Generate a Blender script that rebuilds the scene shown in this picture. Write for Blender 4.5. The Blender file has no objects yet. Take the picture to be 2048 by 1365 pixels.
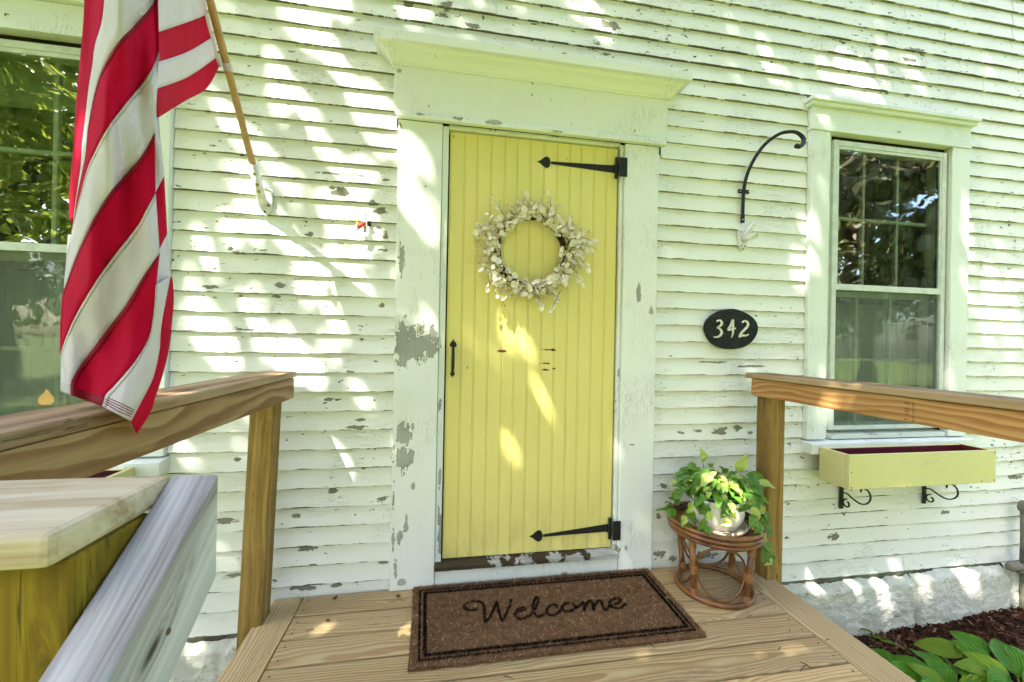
import bpy, bmesh, math, random
from mathutils import Vector, Matrix, Euler, noise as mnoise

random.seed(7)
SC = bpy.context.scene
COL = SC.collection
PI = math.pi
rad = math.radians

# ------------------------------------------------------------------ camera, sky, sun, exposure
cam_d = bpy.data.cameras.new('camera')
cam = bpy.data.objects.new('camera', cam_d)
COL.objects.link(cam)
CAM = Vector((0.0817, -1.9934, 1.1847))
cam.location = CAM
cam.rotation_euler = (rad(90.1055), rad(-1.0835), rad(-9.7487))
cam_d.sensor_width = 36.0
cam_d.lens = 14.254
cam_d.clip_start = 0.02
cam_d.clip_end = 400
cam_d.dof.use_dof = True
cam_d.dof.focus_distance = 1.95
cam_d.dof.aperture_fstop = 13.0
SC.camera = cam
FPX = 810.884
CROT = Euler(cam.rotation_euler, 'XYZ').to_matrix()

SUN_TRAVEL = Vector((1.0, 1.0, -2.1)).normalized()
SUN_DIR = -SUN_TRAVEL
SUN_EL = math.asin(SUN_DIR.z)
world = bpy.data.worlds.new('World')
SC.world = world
world.use_nodes = True
wn = world.node_tree
bg = wn.nodes['Background']
sky = wn.nodes.new('ShaderNodeTexSky')
sky.sky_type = 'NISHITA'
sky.sun_disc = False
sky.sun_elevation = SUN_EL
sky.sun_rotation = math.atan2(SUN_DIR.x, SUN_DIR.y)
sky.air_density = 1.0
sky.dust_density = 2.5
sky.ozone_density = 1.0
wn.links.new(sky.outputs[0], bg.inputs[0])
bg.inputs[1].default_value = 0.12

sun_d = bpy.data.lights.new('sun', 'SUN')
sun_d.energy = 5.0
sun_d.angle = rad(0.53)
sun_d.color = (1.0, 0.93, 0.82)
sun = bpy.data.objects.new('sun', sun_d)
COL.objects.link(sun)
sun.location = (-6, -8, 14)
sun.rotation_euler = SUN_TRAVEL.to_track_quat('-Z', 'Y').to_euler()

vs = SC.view_settings
vs.view_transform = 'Standard'
vs.look = 'None'
vs.exposure = 2.85
vs.gamma = 1.0
SC.render.engine = 'CYCLES'
SC.cycles.use_denoising = True
SC.cycles.use_adaptive_sampling = True
SC.cycles.adaptive_threshold = 0.03
SC.cycles.max_bounces = 7
SC.cycles.diffuse_bounces = 3
SC.cycles.glossy_bounces = 4
SC.cycles.transmission_bounces = 6
SC.cycles.transparent_max_bounces = 12
SC.cycles.caustics_reflective = False
SC.cycles.caustics_refractive = False
SC.cycles.sample_clamp_indirect = 6.0


def ray(px, py):
    return CROT @ Vector(((px - 1024) / FPX, -(py - 682.5) / FPX, -1.0))


def atY(px, py, y=0.0):
    d = ray(px, py)
    return CAM + d * ((y - CAM.y) / d.y)


def atZ(px, py, z=0.0):
    d = ray(px, py)
    return CAM + d * ((z - CAM.z) / d.z)


# ------------------------------------------------------------------ node helpers
class NT:
    def __init__(s, name):
        s.m = bpy.data.materials.new(name)
        s.m.use_nodes = True
        s.t = s.m.node_tree
        s.t.nodes.clear()
        s.out = s.t.nodes.new('ShaderNodeOutputMaterial')

    def set(s, sock, v):
        if v is None:
            return
        if isinstance(v, bpy.types.NodeSocket):
            s.t.links.new(v, sock)
        else:
            try:
                sock.default_value = v
            except Exception:
                if isinstance(v, (tuple, list)) and len(v) == 3:
                    sock.default_value = (*v, 1.0)
                else:
                    raise

    def n(s, typ, props=None, **inp):
        nd = s.t.nodes.new('ShaderNode' + typ)
        for k, v in (props or {}).items():
            setattr(nd, k, v)
        for k, v in inp.items():
            if k[0] == 'i' and k[1:].isdigit():
                s.set(nd.inputs[int(k[1:])], v)
            else:
                s.set(nd.inputs[k.replace('_', ' ')], v)
        return nd

    def math(s, op, a, b=None, c=None, clamp=False):
        nd = s.t.nodes.new('ShaderNodeMath')
        nd.operation = op
        nd.use_clamp = clamp
        s.set(nd.inputs[0], a)
        s.set(nd.inputs[1], b)
        s.set(nd.inputs[2], c)
        return nd.outputs[0]

    def vmath(s, op, a, b=None, c=None):
        nd = s.t.nodes.new('ShaderNodeVectorMath')
        nd.operation = op
        s.set(nd.inputs[0], a)
        s.set(nd.inputs[1], b)
        if c is not None:
            s.set(nd.inputs[2], c)
        return nd.outputs['Value'] if op in ('LENGTH', 'DOT_PRODUCT', 'DISTANCE') else nd.outputs[0]

    def mix(s, f, a, b, blend='MIX'):
        nd = s.t.nodes.new('ShaderNodeMix')
        nd.data_type = 'RGBA'
        nd.blend_type = blend
        s.set(nd.inputs[0], f)
        s.set(nd.inputs[6], a if isinstance(a, bpy.types.NodeSocket) else (*a[:3], 1))
        s.set(nd.inputs[7], b if isinstance(b, bpy.types.NodeSocket) else (*b[:3], 1))
        return nd.outputs[2]

    def noise(s, vec, scale=1.0, detail=3.0, rough=0.55, dist=0.0):
        nd = s.n('TexNoise', None, Scale=scale, Detail=detail, Roughness=rough, Distortion=dist)
        s.set(nd.inputs['Vector'], vec)
        return nd.outputs[0]

    def step(s, x, a, b):
        nd = s.n('MapRange', {'interpolation_type': 'SMOOTHSTEP'}, i1=a, i2=b, i3=0.0, i4=1.0)
        s.set(nd.inputs[0], x)
        return nd.outputs[0]

    def ramp(s, x, stops):
        nd = s.t.nodes.new('ShaderNodeValToRGB')
        e = nd.color_ramp.elements
        while len(e) < len(stops):
            e.new(0.5)
        for i, (p, c) in enumerate(stops):
            e[i].position = p
            e[i].color = (*c[:3], 1)
        s.set(nd.inputs[0], x)
        return nd.outputs[0]

    def scale(s, vec, k):
        return s.vmath('MULTIPLY', vec, k)

    def pos(s):
        return s.t.nodes.new('ShaderNodeNewGeometry').outputs['Position']

    def obj(s):
        return s.t.nodes.new('ShaderNodeTexCoord').outputs['Object']

    def rnd(s):
        return s.t.nodes.new('ShaderNodeObjectInfo').outputs['Random']

    def sep(s, v):
        nd = s.n('SeparateXYZ')
        s.set(nd.inputs[0], v)
        return nd.outputs

    def bump(s, h, strength=0.5, dist=0.01, normal=None):
        nd = s.n('Bump', None, Strength=strength, Distance=dist)
        s.set(nd.inputs['Height'], h)
        if normal is not None:
            s.set(nd.inputs['Normal'], normal)
        return nd.outputs[0]

    def bsdf(s, col, rough=0.6, spec=0.4, metal=0.0, normal=None, **kw):
        nd = s.t.nodes.new('ShaderNodeBsdfPrincipled')
        s.set(nd.inputs['Base Color'], col if isinstance(col, bpy.types.NodeSocket) else (*col[:3], 1))
        s.set(nd.inputs['Roughness'], rough)
        s.set(nd.inputs['Specular IOR Level'], spec)
        s.set(nd.inputs['Metallic'], metal)
        if normal is not None:
            s.set(nd.inputs['Normal'], normal)
        for k, v in kw.items():
            s.set(nd.inputs[k.replace('_', ' ')], v)
        return nd.outputs[0]

    def done(s, sh):
        s.t.links.new(sh, s.out.inputs['Surface'])
        return s.m


M = {}

# world-space peeled paint patches (x, z, rx, rz), traced from the wear seen on the front
PEEL_SIDING = [(680, 384, 17, 10), (664, 377, 8, 5), (762, 424, 14, 8), (745, 406, 8, 5), (771, 470, 5, 7),
               (700, 462, 9, 5), (757, 455, 6, 3), (620, 470, 8, 5), (690, 492, 16, 5), (765, 500, 9, 3),
               (535, 385, 8, 4), (460, 498, 6, 5), (472, 506, 16, 2.5), (525, 501, 14, 2.5), (418, 574, 17, 4),
               (560, 570, 11, 6), (550, 593, 8, 5), (480, 592, 4, 2), (490, 660, 28, 2.5), (385, 662, 12, 2),
               (664, 799, 14, 4), (713, 855, 16, 4), (720, 840, 14, 3), (700, 744, 8, 3), (764, 612, 5, 4),
               (650, 346, 14, 3), (700, 350, 30, 3.5), (770, 360, 7, 3), (707, 358, 6, 2),
               (1440, 863, 15, 7), (1475, 858, 10, 5), (1500, 866, 6, 3), (1360, 866, 10, 3), (1395, 862, 8, 3),
               (1425, 725, 24, 2), (1500, 733, 30, 2), (1328, 972, 9, 6), (1320, 1108, 10, 8), (1345, 1118, 8, 6),
               (1410, 1112, 26, 7), (1317, 1033, 5, 5), (1600, 1290, 1, 1), (1220, 50, 22, 9), (1190, 88, 10, 3),
               (1212, 107, 8, 4), (945, 52, 15, 6), (885, 30, 14, 5), (817, 6, 9, 10), (895, 10, 12, 8),
               (967, 32, 3, 6), (612, 1100, 17, 6), (626, 1130, 12, 3.5), (605, 1178, 26, 6), (670, 1173, 10, 4),
               (665, 983, 9, 5), (766, 999, 14, 6), (590, 1033, 10, 4), (765, 1127, 12, 3), (455, 1043, 22, 5),
               (470, 1152, 20, 4), (474, 920, 6, 4), (1667, 1075, 10, 6), (1725, 1310, 1, 1), (1890, 1026, 10, 3),
               (2030, 955, 12, 4), (1690, 1028, 3, 5), (1820, 121, 14, 4), (1845, 108, 5, 3), (1830, 100, 20, 3)]
PEEL_TRIM = [(806, 688, 18, 40), (838, 690, 38, 30), (866, 668, 9, 22), (812, 700, 22, 26), (808, 870, 18, 22),
             (806, 915, 17, 32), (803, 525, 6, 30), (812, 1052, 5, 17), (800, 1072, 6, 12), (786, 1080, 4, 24),
             (791, 1140, 4, 22), (787, 1000, 3, 26), (826, 972, 4, 7), (800, 262, 4, 16), (798, 66, 34, 6),
             (770, 60, 16, 6), (874, 71, 10, 3.5), (908, 74, 24, 2.8), (787, 83, 12, 3), (838, 124, 6, 5),
             (800, 144, 5, 4), (842, 234, 8, 3), (918, 242, 14, 4), (986, 250, 14, 6), (860, 234, 5, 2),
             (1237, 296, 7, 6), (1278, 585, 4, 20), (1303, 622, 5, 10), (880, 810, 4, 14), (882, 1070, 5, 34),
             (884, 1105, 6, 16), (878, 1040, 3, 22), (1110, 268, 12, 2), (803, 1166, 10, 6), (880, 960, 3, 20),
             (1240, 745, 2.5, 10), (1236, 1100, 5, 8), (1252, 1096, 3, 6), (1263, 890, 6, 2), (1130, 1150, 6, 3)]


def patch_list(L, y):
    out = []
    for px, py, rx, ry in L:
        c = atY(px, py, y)
        a = atY(px + rx, py, y)
        b = atY(px, py + ry, y)
        out.append((c.x, c.z, max(abs(a.x - c.x), .002), max(abs(b.z - c.z), .002)))
    return out


def peel_paint(name, patches, paint=(.80, .80, .72), grain='x', lip=False, peel_amt=0.0, rough=.55, bareA=(.25, .255, .195),
               bareB=(.12, .10, .07), stains=False):
    n = NT(name)
    P = n.pos()
    O = n.obj()
    xyz = n.sep(P)
    gx = (3.0, 6.0, 40.0) if grain == 'x' else (40.0, 6.0, 3.0)
    gvec = n.scale(P, gx)
    jag = n.noise(n.scale(P, (26, 20, 46) if grain == 'x' else (46, 20, 26)), 1.0, 4, .62)
    m = None
    for (cx, cz, rx, rz) in patches:
        v = n.vmath('MULTIPLY_ADD', P, (1 / rx, 0, 1 / rz), (-cx / rx, 0, -cz / rz))
        L = n.vmath('LENGTH', v)
        m = L if m is None else n.math('MINIMUM', m, L)
    jag2 = n.noise(n.scale(P, (75, 40, 110) if grain == 'x' else (110, 40, 75)), 1.0, 2, .5)
    jo = n.math('ADD', n.math('MULTIPLY', n.math('SUBTRACT', jag, .48), 3.6), n.math('MULTIPLY', n.math('SUBTRACT', jag2, .5), .6))
    if m is not None:
        mask = n.math('SUBTRACT', 1.0, n.step(n.math('ADD', m, jo), .96, 1.02))
    else:
        mask = 0.0
    # scattered small flakes, denser where the region noise is high
    reg = n.noise(n.scale(P, (.9, .9, .9)), 1.0, 2, .5)
    fl = n.noise(n.scale(P, (19, 9, 46) if grain == 'x' else (46, 9, 19)), 1.0, 4, .62)
    fsum = n.math('ADD', fl, n.math('MULTIPLY', reg, .22))
    flakes = n.step(fsum, .835 - peel_amt, .845 - peel_amt)
    mask = n.math('MAXIMUM', mask, flakes)
    # hairline cracks in the paint film
    cr = n.noise(n.scale(P, (9, 6, 70) if grain == 'x' else (70, 6, 9)), 1.0, 5, .65, .6)
    line = n.math('SUBTRACT', 1.0, n.step(n.math('ABSOLUTE', n.math('SUBTRACT', cr, .5)), .0, .012))
    line = n.math('MULTIPLY', line, n.step(n.noise(n.scale(P, (2.2, 2, 3)), 1, 3, .6), .46, .64))
    if lip:
        o = n.sep(O)
        lipn = n.noise(n.scale(P, (5, 1, 2)), 1, 5, .7)
        lh = n.math('MULTIPLY', n.math('SUBTRACT', lipn, .465), .030)
        lm = n.math('SUBTRACT', 1.0, n.step(n.math('SUBTRACT', o[2], lh), -.0006, .0006))
        mask = n.math('MAXIMUM', mask, lm)
        under = n.math('SUBTRACT', 1.0, n.step(o[2], .0002, .0012))
    pv = n.noise(n.scale(P, (1.7, 1.7, 1.7)), 1, 5, .6)
    fine = n.noise(gvec, 1, 4, .6)
    paintc = n.mix(n.math('MULTIPLY', pv, .6), paint, tuple(c * k for c, k in zip(paint, (.93, .925, .86))))
    paintc = n.mix(n.math('MULTIPLY', fine, .16), paintc, (.56, .60, .52))
    paintc = n.mix(n.math('MULTIPLY', line, .8), paintc, (.20, .18, .13))
    # dirt specks
    sp = n.noise(n.scale(P, (60, 60, 60)), 1, 2, .5)
    paintc = n.mix(n.math('MULTIPLY', n.step(sp, .74, .78), .5), paintc, (.25, .2, .12))
    if stains:
        st = n.noise(n.scale(P, (22, 4, 1.3)), 1, 4, .65)
        box = n.math('MULTIPLY', n.step(xyz[0], 2.0, 2.6), n.step(xyz[2], 2.35, 2.6))
        stm = n.math('MULTIPLY', n.step(st, .60, .72), box)
        paintc = n.mix(n.math('MULTIPLY', stm, .7), paintc, (.42, .28, .12))
        nh = n.n('TexVoronoi', {'feature': 'F1'}, Scale=5.5, Randomness=.9)
        n.set(nh.inputs['Vector'], n.scale(P, (1, 0, 2.04)))
        paintc = n.mix(n.math('MULTIPLY', n.math('SUBTRACT', 1.0, n.step(nh.outputs[0], .016, .034)), .75), paintc, (.42, .27, .11))
    gr = n.noise(n.scale(P, (5, 10, 160) if grain == 'x' else (160, 10, 5)), 1, 4, .7)
    bare = n.mix(gr, bareB, tuple(c * 1.35 for c in bareA))
    bare = n.mix(n.step(n.noise(n.scale(P, (4, 4, 4)), 1, 2), .4, .65), bare, tuple(c * .8 for c in bareA))
    if m is not None:
        # dark rim painted as the edge shadow where the film has broken away
        rim = n.math('MULTIPLY', n.step(n.math('ADD', m, jo), .80, .98), mask)
        bare = n.mix(n.math('MULTIPLY', rim, .75), bare, (.06, .055, .04))
    colr = n.mix(mask, paintc, bare)
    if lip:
        # patchy dark brown line in the crack under each lap
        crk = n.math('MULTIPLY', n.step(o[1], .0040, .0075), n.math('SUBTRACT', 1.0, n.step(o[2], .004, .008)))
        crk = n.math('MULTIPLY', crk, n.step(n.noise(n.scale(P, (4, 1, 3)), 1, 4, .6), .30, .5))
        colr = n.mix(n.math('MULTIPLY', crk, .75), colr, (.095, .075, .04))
    h = n.math('ADD', n.math('MULTIPLY', n.math('SUBTRACT', 1.0, mask), .9),
               n.math('ADD', n.math('MULTIPLY', fine, .10), n.math('MULTIPLY', line, -.4)))
    h = n.math('ADD', h, n.math('MULTIPLY', n.noise(n.scale(P, (30, 30, 30)), 1, 3), .22))
    nb = n.bump(h, .8, .0022)
    ro = n.math('ADD', rough, n.math('MULTIPLY', mask, .3))
    M[name] = n.done(n.bsdf(colr, ro, .35, normal=nb))
    return name


PAINT = (.775, .80, .765)
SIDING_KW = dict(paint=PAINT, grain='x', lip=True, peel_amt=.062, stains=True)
TRIM_KW = dict(paint=(.76, .80, .775), grain='z', peel_amt=-.015, bareA=(.36, .385, .33), bareB=(.26, .27, .22))
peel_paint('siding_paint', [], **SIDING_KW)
peel_paint('trim_paint', [], **TRIM_KW)
PATCH_SIDING = patch_list(PEEL_SIDING, 0.004)
PATCH_TRIM = patch_list(PEEL_TRIM, -.025)
PATCH_N = [0]


def patched(base, plist, kw, x0, x1, z0, z1):
    """the paint for one board: only the bare patches that lie on that board"""
    own = [q for q in plist if q[0] + q[2] * 1.6 > x0 and q[0] - q[2] * 1.6 < x1 and q[1] + q[3] * 1.6 > z0 and q[1] - q[3] * 1.6 < z1]
    if not own:
        return base
    PATCH_N[0] += 1
    return peel_paint('%s_worn_%d' % (base, PATCH_N[0]), own, **kw)


peel_paint('window_paint', [], (.72, .775, .74), 'z', peel_amt=-.02, stains=True)
peel_paint('sill_paint', [], (.62, .68, .60), 'x', peel_amt=.07)


def wood(name, light, dark, ring=.011, grey=(.42, .40, .34), greyf=.3, rough=.75, warp=.016, knots=1.0, contrast=1.0, bumpd=.0012, stain=None, bandb=.22, streak=.5):
    n = NT(name)
    O = n.obj()
    r = n.rnd()
    off = n.n('CombineXYZ')
    n.set(off.inputs[0], n.math('MULTIPLY', r, 37.0))
    n.set(off.inputs[1], n.math('MULTIPLY', n.math('FRACT', n.math('MULTIPLY', r, 7.31)), .12))
    n.set(off.inputs[2], n.math('MULTIPLY', n.math('FRACT', n.math('MULTIPLY', r, 13.7)), .05))
    V = n.vmath('ADD', O, off.outputs[0])
    x, y, z = n.sep(V)[:3]
    zz = n.math('ADD', z, .035)
    rr = n.math('SQRT', n.math('ADD', n.math('MULTIPLY', y, y), n.math('MULTIPLY', zz, zz)))
    w1 = n.noise(n.scale(V, (1.3, 5.5, 5.5)), 1, 3, .5)
    rr = n.math('ADD', rr, n.math('MULTIPLY', n.math('SUBTRACT', w1, .5), warp * 5))
    vo = n.n('TexVoronoi', {'feature': 'F1'}, Scale=1.0, Randomness=1.0)
    n.set(vo.inputs['Vector'], n.scale(V, (2.3, 9, 9)))
    d = vo.outputs[0]
    rr = n.math('ADD', rr, n.math('MULTIPLY', n.math('POWER', 2.718, n.math('MULTIPLY', d, -5.0)), .05 * knots))
    w = n.math('FRACT', n.math('DIVIDE', rr, ring))
    band = n.math('MULTIPLY', n.step(w, .08, .78), n.math('SUBTRACT', 1.0, n.step(w, .88, 1.0)))
    fibre = n.noise(n.scale(V, (7, 190, 190)), 1, 3, .65)
    mott = n.noise(n.scale(V, (1.1, 6, 6)), 1, 4, .6)
    strk = n.noise(n.scale(V, (1.8, 55, 55)), 1, 4, .6)
    c = n.mix(n.math('MULTIPLY', band, contrast, clamp=True), light, dark)
    c = n.mix(n.math('MULTIPLY', fibre, .35), c, tuple(q * .62 for q in dark))
    c = n.mix(n.math('MULTIPLY', n.step(strk, .50, .72), streak), c, tuple(q * .7 for q in dark))
    c = n.mix(n.math('MULTIPLY', n.step(mott, .35, .7), greyf), c, grey)
    tone = n.math('MULTIPLY_ADD', n.math('FRACT', n.math('MULTIPLY', r, 23.3)), .42, .80)
    c = n.mix(1.0, c, n.n('CombineColor', None, Red=tone, Green=tone, Blue=tone).outputs[0], 'MULTIPLY')
    kn = n.math('SUBTRACT', 1.0, n.step(d, .045, .085))
    c = n.mix(n.math('MULTIPLY', kn, .75 * min(1, knots)), c, (.10, .055, .025))
    if stain:
        s = n.noise(n.scale(V, (2.5, 9, 9)), 1, 5, .7)
        c = n.mix(n.math('MULTIPLY', n.step(s, .60, .72), .55), c, stain)
    chk = n.noise(n.scale(V, (1.6, 60, 60)), 1, 4, .6, .3)
    ck = n.math('SUBTRACT', 1.0, n.step(n.math('ABSOLUTE', n.math('SUBTRACT', chk, .5)), 0, .010))
    ck = n.math('MULTIPLY', ck, n.step(n.noise(n.scale(V, (.9, 8, 8)), 1, 2), .52, .66))
    c = n.mix(n.math('MULTIPLY', ck, .7), c, (.06, .045, .03))
    h = n.math('ADD', n.math('MULTIPLY', band, bandb), n.math('ADD', n.math('MULTIPLY', fibre, .5), n.math('MULTIPLY', ck, -1.5)))
    M[name] = n.done(n.bsdf(c, rough, .25, normal=n.bump(h, .55, bumpd)))


wood('deck_wood', (.52, .405, .205), (.34, .205, .085), .0085, (.44, .365, .21), .3, stain=(.17, .12, .06), warp=.011)
wood('border_wood', (.49, .385, .20), (.30, .19, .08), .0085, (.41, .345, .21), .28, warp=.011)
wood('rail_wood', (.50, .30, .11), (.29, .115, .03), .022, (.42, .30, .16), .15, knots=1.5, warp=.026, contrast=.85, bandb=.05)
wood('rail_wood_dull', (.33, .225, .10), (.16, .075, .026), .024, (.29, .22, .12), .3, knots=1.2, contrast=.9, warp=.022)
wood('pole_wood', (.45, .30, .13), (.36, .21, .08), .006, (.4, .3, .15), .2, knots=0.0, rough=.4)


def streaky(name, light, mid, dark, rough=.8, knots=.6, checks=.7, tint=None, scale=1.0):
    """straight-grained board: irregular long streaks at several widths, a few knots and drying checks"""
    n = NT(name)
    O = n.obj()
    r = n.rnd()
    off = n.n('CombineXYZ', None, X=n.math('MULTIPLY', r, 31.0), Y=r, Z=n.math('MULTIPLY', r, 3.0))
    V = n.vmath('ADD', O, off.outputs[0])
    wob = n.noise(n.scale(V, (3, 8, 8)), 1, 2, .5)
    V2 = n.vmath('ADD', V, n.n('CombineXYZ', None, Y=n.math('MULTIPLY', wob, .035), Z=n.math('MULTIPLY', wob, .02)).outputs[0])
    vo = n.n('TexVoronoi', {'feature': 'F1'}, Scale=1.0, Randomness=1.0)
    n.set(vo.inputs['Vector'], n.scale(V, (4.2, 13, 13)))
    d = vo.outputs[0]
    sw = n.math('MULTIPLY', n.math('POWER', 2.718, n.math('MULTIPLY', d, -7.0)), .05 * knots)
    V3 = n.vmath('ADD', V2, n.n('CombineXYZ', None, Y=sw, Z=sw).outputs[0])
    a = n.noise(n.scale(V3, (.8 * scale, 22 * scale, 22 * scale)), 1, 2, .5)
    b = n.noise(n.scale(V3, (1.6 * scale, 75 * scale, 75 * scale)), 1, 3, .6)
    c_ = n.noise(n.scale(V3, (9 * scale, 300 * scale, 300 * scale)), 1, 3, .6)
    g = n.math('ADD', n.math('MULTIPLY', a, .55), n.math('ADD', n.math('MULTIPLY', b, .35), n.math('MULTIPLY', c_, .18)))
    c = n.ramp(n.step(g, .38, .72), [(0, light), (.45, mid), (1, dark)])
    if tint:
        c = n.mix(n.math('MULTIPLY', n.step(n.noise(n.scale(V, (2, 5, 5)), 1, 4, .65), .45, .68), .55), c, tint)
    kn = n.math('SUBTRACT', 1.0, n.step(d, .03, .10))
    c = n.mix(n.math('MULTIPLY', kn, min(1, knots)), c, tuple(q * .32 for q in dark))
    chk = n.noise(n.scale(V2, (1.3, 48, 48)), 1, 4, .6, .3)
    ck = n.math('SUBTRACT', 1.0, n.step(n.math('ABSOLUTE', n.math('SUBTRACT', chk, .5)), 0, .009))
    ck = n.math('MULTIPLY', ck, n.step(n.noise(n.scale(V, (1.1, 9, 9)), 1, 2), .50, .62))
    c = n.mix(n.math('MULTIPLY', ck, checks), c, tuple(q * .22 for q in dark))
    h = n.math('ADD', n.math('MULTIPLY', c_, .5), n.math('ADD', n.math('MULTIPLY', b, .4), n.math('MULTIPLY', ck, -2.0)))
    M[name] = n.done(n.bsdf(c, rough, .2, normal=n.bump(h, .6, .0012)))


def simple(name, col, rough=.6, spec=.4, metal=0.0, var=.12, nscale=30.0, bumps=.0, bscale=60.0, col2=None, detail=4, **kw):
    n = NT(name)
    O = n.obj()
    f = n.noise(n.vmath('ADD', n.scale(O, (nscale,) * 3), n.vmath('MULTIPLY', (1, 1, 1), n.rnd())), 1, detail, .6)
    c2 = col2 or tuple(max(0, c * (1 - 3 * var)) for c in col)
    c = n.mix(n.step(f, .3, .72), col, c2)
    nm = None
    if bumps > 0:
        nm = n.bump(n.noise(n.scale(O, (bscale,) * 3), 1, 5, .6), .8, bumps)
    M[name] = n.done(n.bsdf(c, rough, spec, metal, nm, **kw))


def leafmat(name, c1, c2, c3=None, rough=.4, trans=.35, tcol=None, veins=False, spec=.45):
    n = NT(name)
    O = n.obj()
    r = n.rnd()
    P = n.pos()
    f = n.noise(n.vmath('ADD', n.scale(O, (18, 40, 18)), n.n('CombineXYZ', None, X=r).outputs[0]), 1, 4, .6)
    c = n.mix(n.math('FRACT', n.math('MULTIPLY', r, 5.7)), c1, c2)
    c = n.mix(n.math('MULTIPLY', n.step(f, .40, .75), .5), c, c3 or c2)
    nrm = None
    if veins:
        y = n.sep(O)[1]
        x = n.sep(O)[0]
        wv = n.math('SINE', n.math('MULTIPLY', n.math('DIVIDE', n.math('ABSOLUTE', y), n.math('ADD', .35, n.math('MULTIPLY', n.math('SINE', n.math('MULTIPLY', x, 14.5)), .75))), 900))
        nrm = n.bump(wv, .9, .0045)
        c = n.mix(n.math('MULTIPLY', n.step(wv, .2, 1.0), .18), c, tuple(k * .5 for k in c1))
    a = n.bsdf(c, rough, spec, normal=nrm)
    t = n.n('BsdfTranslucent')
    n.set(t.inputs[0], n.mix(.5, c, tcol or c1))
    mx = n.n('MixShader')
    mx.inputs[0].default_value = trans
    n.t.links.new(a, mx.inputs[1])
    n.t.links.new(t.outputs[0], mx.inputs[2])
    M[name] = n.done(mx.outputs[0])


streaky('post_wood', (.35, .23, .07), (.24, .15, .04), (.12, .068, .02), knots=.8)
streaky('cap_wood', (.38, .27, .15), (.27, .175, .088), (.13, .078, .036), knots=.4, tint=(.33, .26, .17))
streaky('near_post_wood', (.24, .175, .010), (.165, .11, .007), (.075, .045, .004), knots=.5)
streaky('near_cap_wood', (.50, .44, .31), (.40, .325, .205), (.23, .155, .08), knots=.5)
streaky('stair_rail_wood', (.52, .52, .525), (.37, .365, .37), (.15, .125, .115), knots=1.0, tint=(.30, .33, .37))

# door paint with chips down to an older dark red coat
def door_paint():
    n = NT('door_paint')
    P = n.pos()
    ch = patch_list([(1003, 703, 13, 3), (1105, 700, 9, 3), (1096, 700, 16, 1.5), (1092, 727, 14, 2), (1090, 740, 9, 2), (1108, 738, 4, 2),
                     (1009, 612, 2, 2), (1104, 613, 2, 2), (1134, 318, 2, 2), (907, 274, 2, 5), (935, 734, 1, 4)], .012)
    jag = n.noise(n.scale(P, (70, 20, 70)), 1, 4, .65)
    m = None
    for cx, cz, rx, rz in ch:
        L = n.vmath('LENGTH', n.vmath('MULTIPLY_ADD', P, (1 / rx, 0, 1 / rz), (-cx / rx, 0, -cz / rz)))
        m = L if m is None else n.math('MINIMUM', m, L)
    mask = n.math('SUBTRACT', 1.0, n.step(n.math('ADD', m, n.math('MULTIPLY', n.math('SUBTRACT', jag, .42), 3.0)), .93, 1.05))
    z = n.sep(P)[2]
    low = n.math('SUBTRACT', 1.0, n.step(z, .13, .5))
    sc = n.noise(n.scale(P, (70, 9, 6)), 1, 5, .65)
    wear = n.math('MULTIPLY', n.step(n.math('ADD', sc, n.math('MULTIPLY', low, .12)), .79, .82), 1.0)
    pv = n.noise(n.scale(P, (2, 2, 1.2)), 1, 4, .6)
    fine = n.noise(n.scale(P, (60, 9, 5)), 1, 4, .65)
    c = n.mix(pv, (.76, .68, .235), (.70, .63, .205))
    c = n.mix(n.math('MULTIPLY', fine, .14), c, (.52, .40, .08))
    c = n.mix(n.math('MULTIPLY', n.step(n.noise(n.scale(P, (45, 45, 45)), 1, 2), .75, .8), .5), c, (.3, .22, .08))
    hp = n.vmath('LENGTH', n.vmath('MULTIPLY_ADD', P, (9, 0, 5.5), (-.15 * 9, 0, -1.09 * 5.5)))
    grime = n.math('MULTIPLY', n.math('SUBTRACT', 1.0, n.step(hp, .2, 1.0)), n.step(pv, .3, .7))
    grime = n.math('MAXIMUM', grime, n.math('MULTIPLY', low, n.step(n.noise(n.scale(P, (14, 5, 5)), 1, 4, .6), .42, .7)))
    c = n.mix(n.math('MULTIPLY', grime, .28), c, (.33, .26, .11))
    c = n.mix(wear, c, (.20, .15, .09))
    c = n.mix(mask, c, (.13, .015, .015))
    h = n.math('ADD', n.math('MULTIPLY', fine, .25), n.math('ADD', n.math('MULTIPLY', mask, -1.0), n.math('MULTIPLY', n.noise(n.scale(P, (90, 9, 12)), 1, 4), .5)))
    M['door_paint'] = n.done(n.bsdf(c, .42, .4, normal=n.bump(h, .6, .0015)))


door_paint()
simple('black_iron', (.006, .007, .006), .5, .3, .0, .1, 60, .0012, 140, (.016, .019, .016))
simple('dark_gap', (.02, .016, .010), .9, .1)
simple('white_metal', (.72, .73, .70), .35, .5, .0, .06, 40, .0004, 80)
simple('storm_frame', (.60, .66, .61), .45, .4, .0, .06, 25, .0003, 60)
simple('sash_paint', (.58, .64, .53), .5, .35, .0, .1, 25, .0006, 90)
simple('brass', (.62, .50, .20), .4, .4, .6, .1)
simple('threshold_wood', (.11, .085, .045), .85, .2, .0, .2, 9, .003, 60, (.035, .027, .015))
simple('ceramic', (.80, .77, .70), .18, .55, .0, .03, 12, .0002, 30, (.74, .70, .62))
simple('saucer_clay', (.50, .44, .33), .5, .35, .0, .1, 14)
simple('green_plastic', (.015, .07, .035), .4, .4)
simple('soil', (.03, .02, .012), .95, .1, .0, .2, 60, .004, 120)
simple('rattan', (.22, .090, .024), .30, .5, .0, .12, 14, .0008, 60, (.075, .028, .009))
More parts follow.
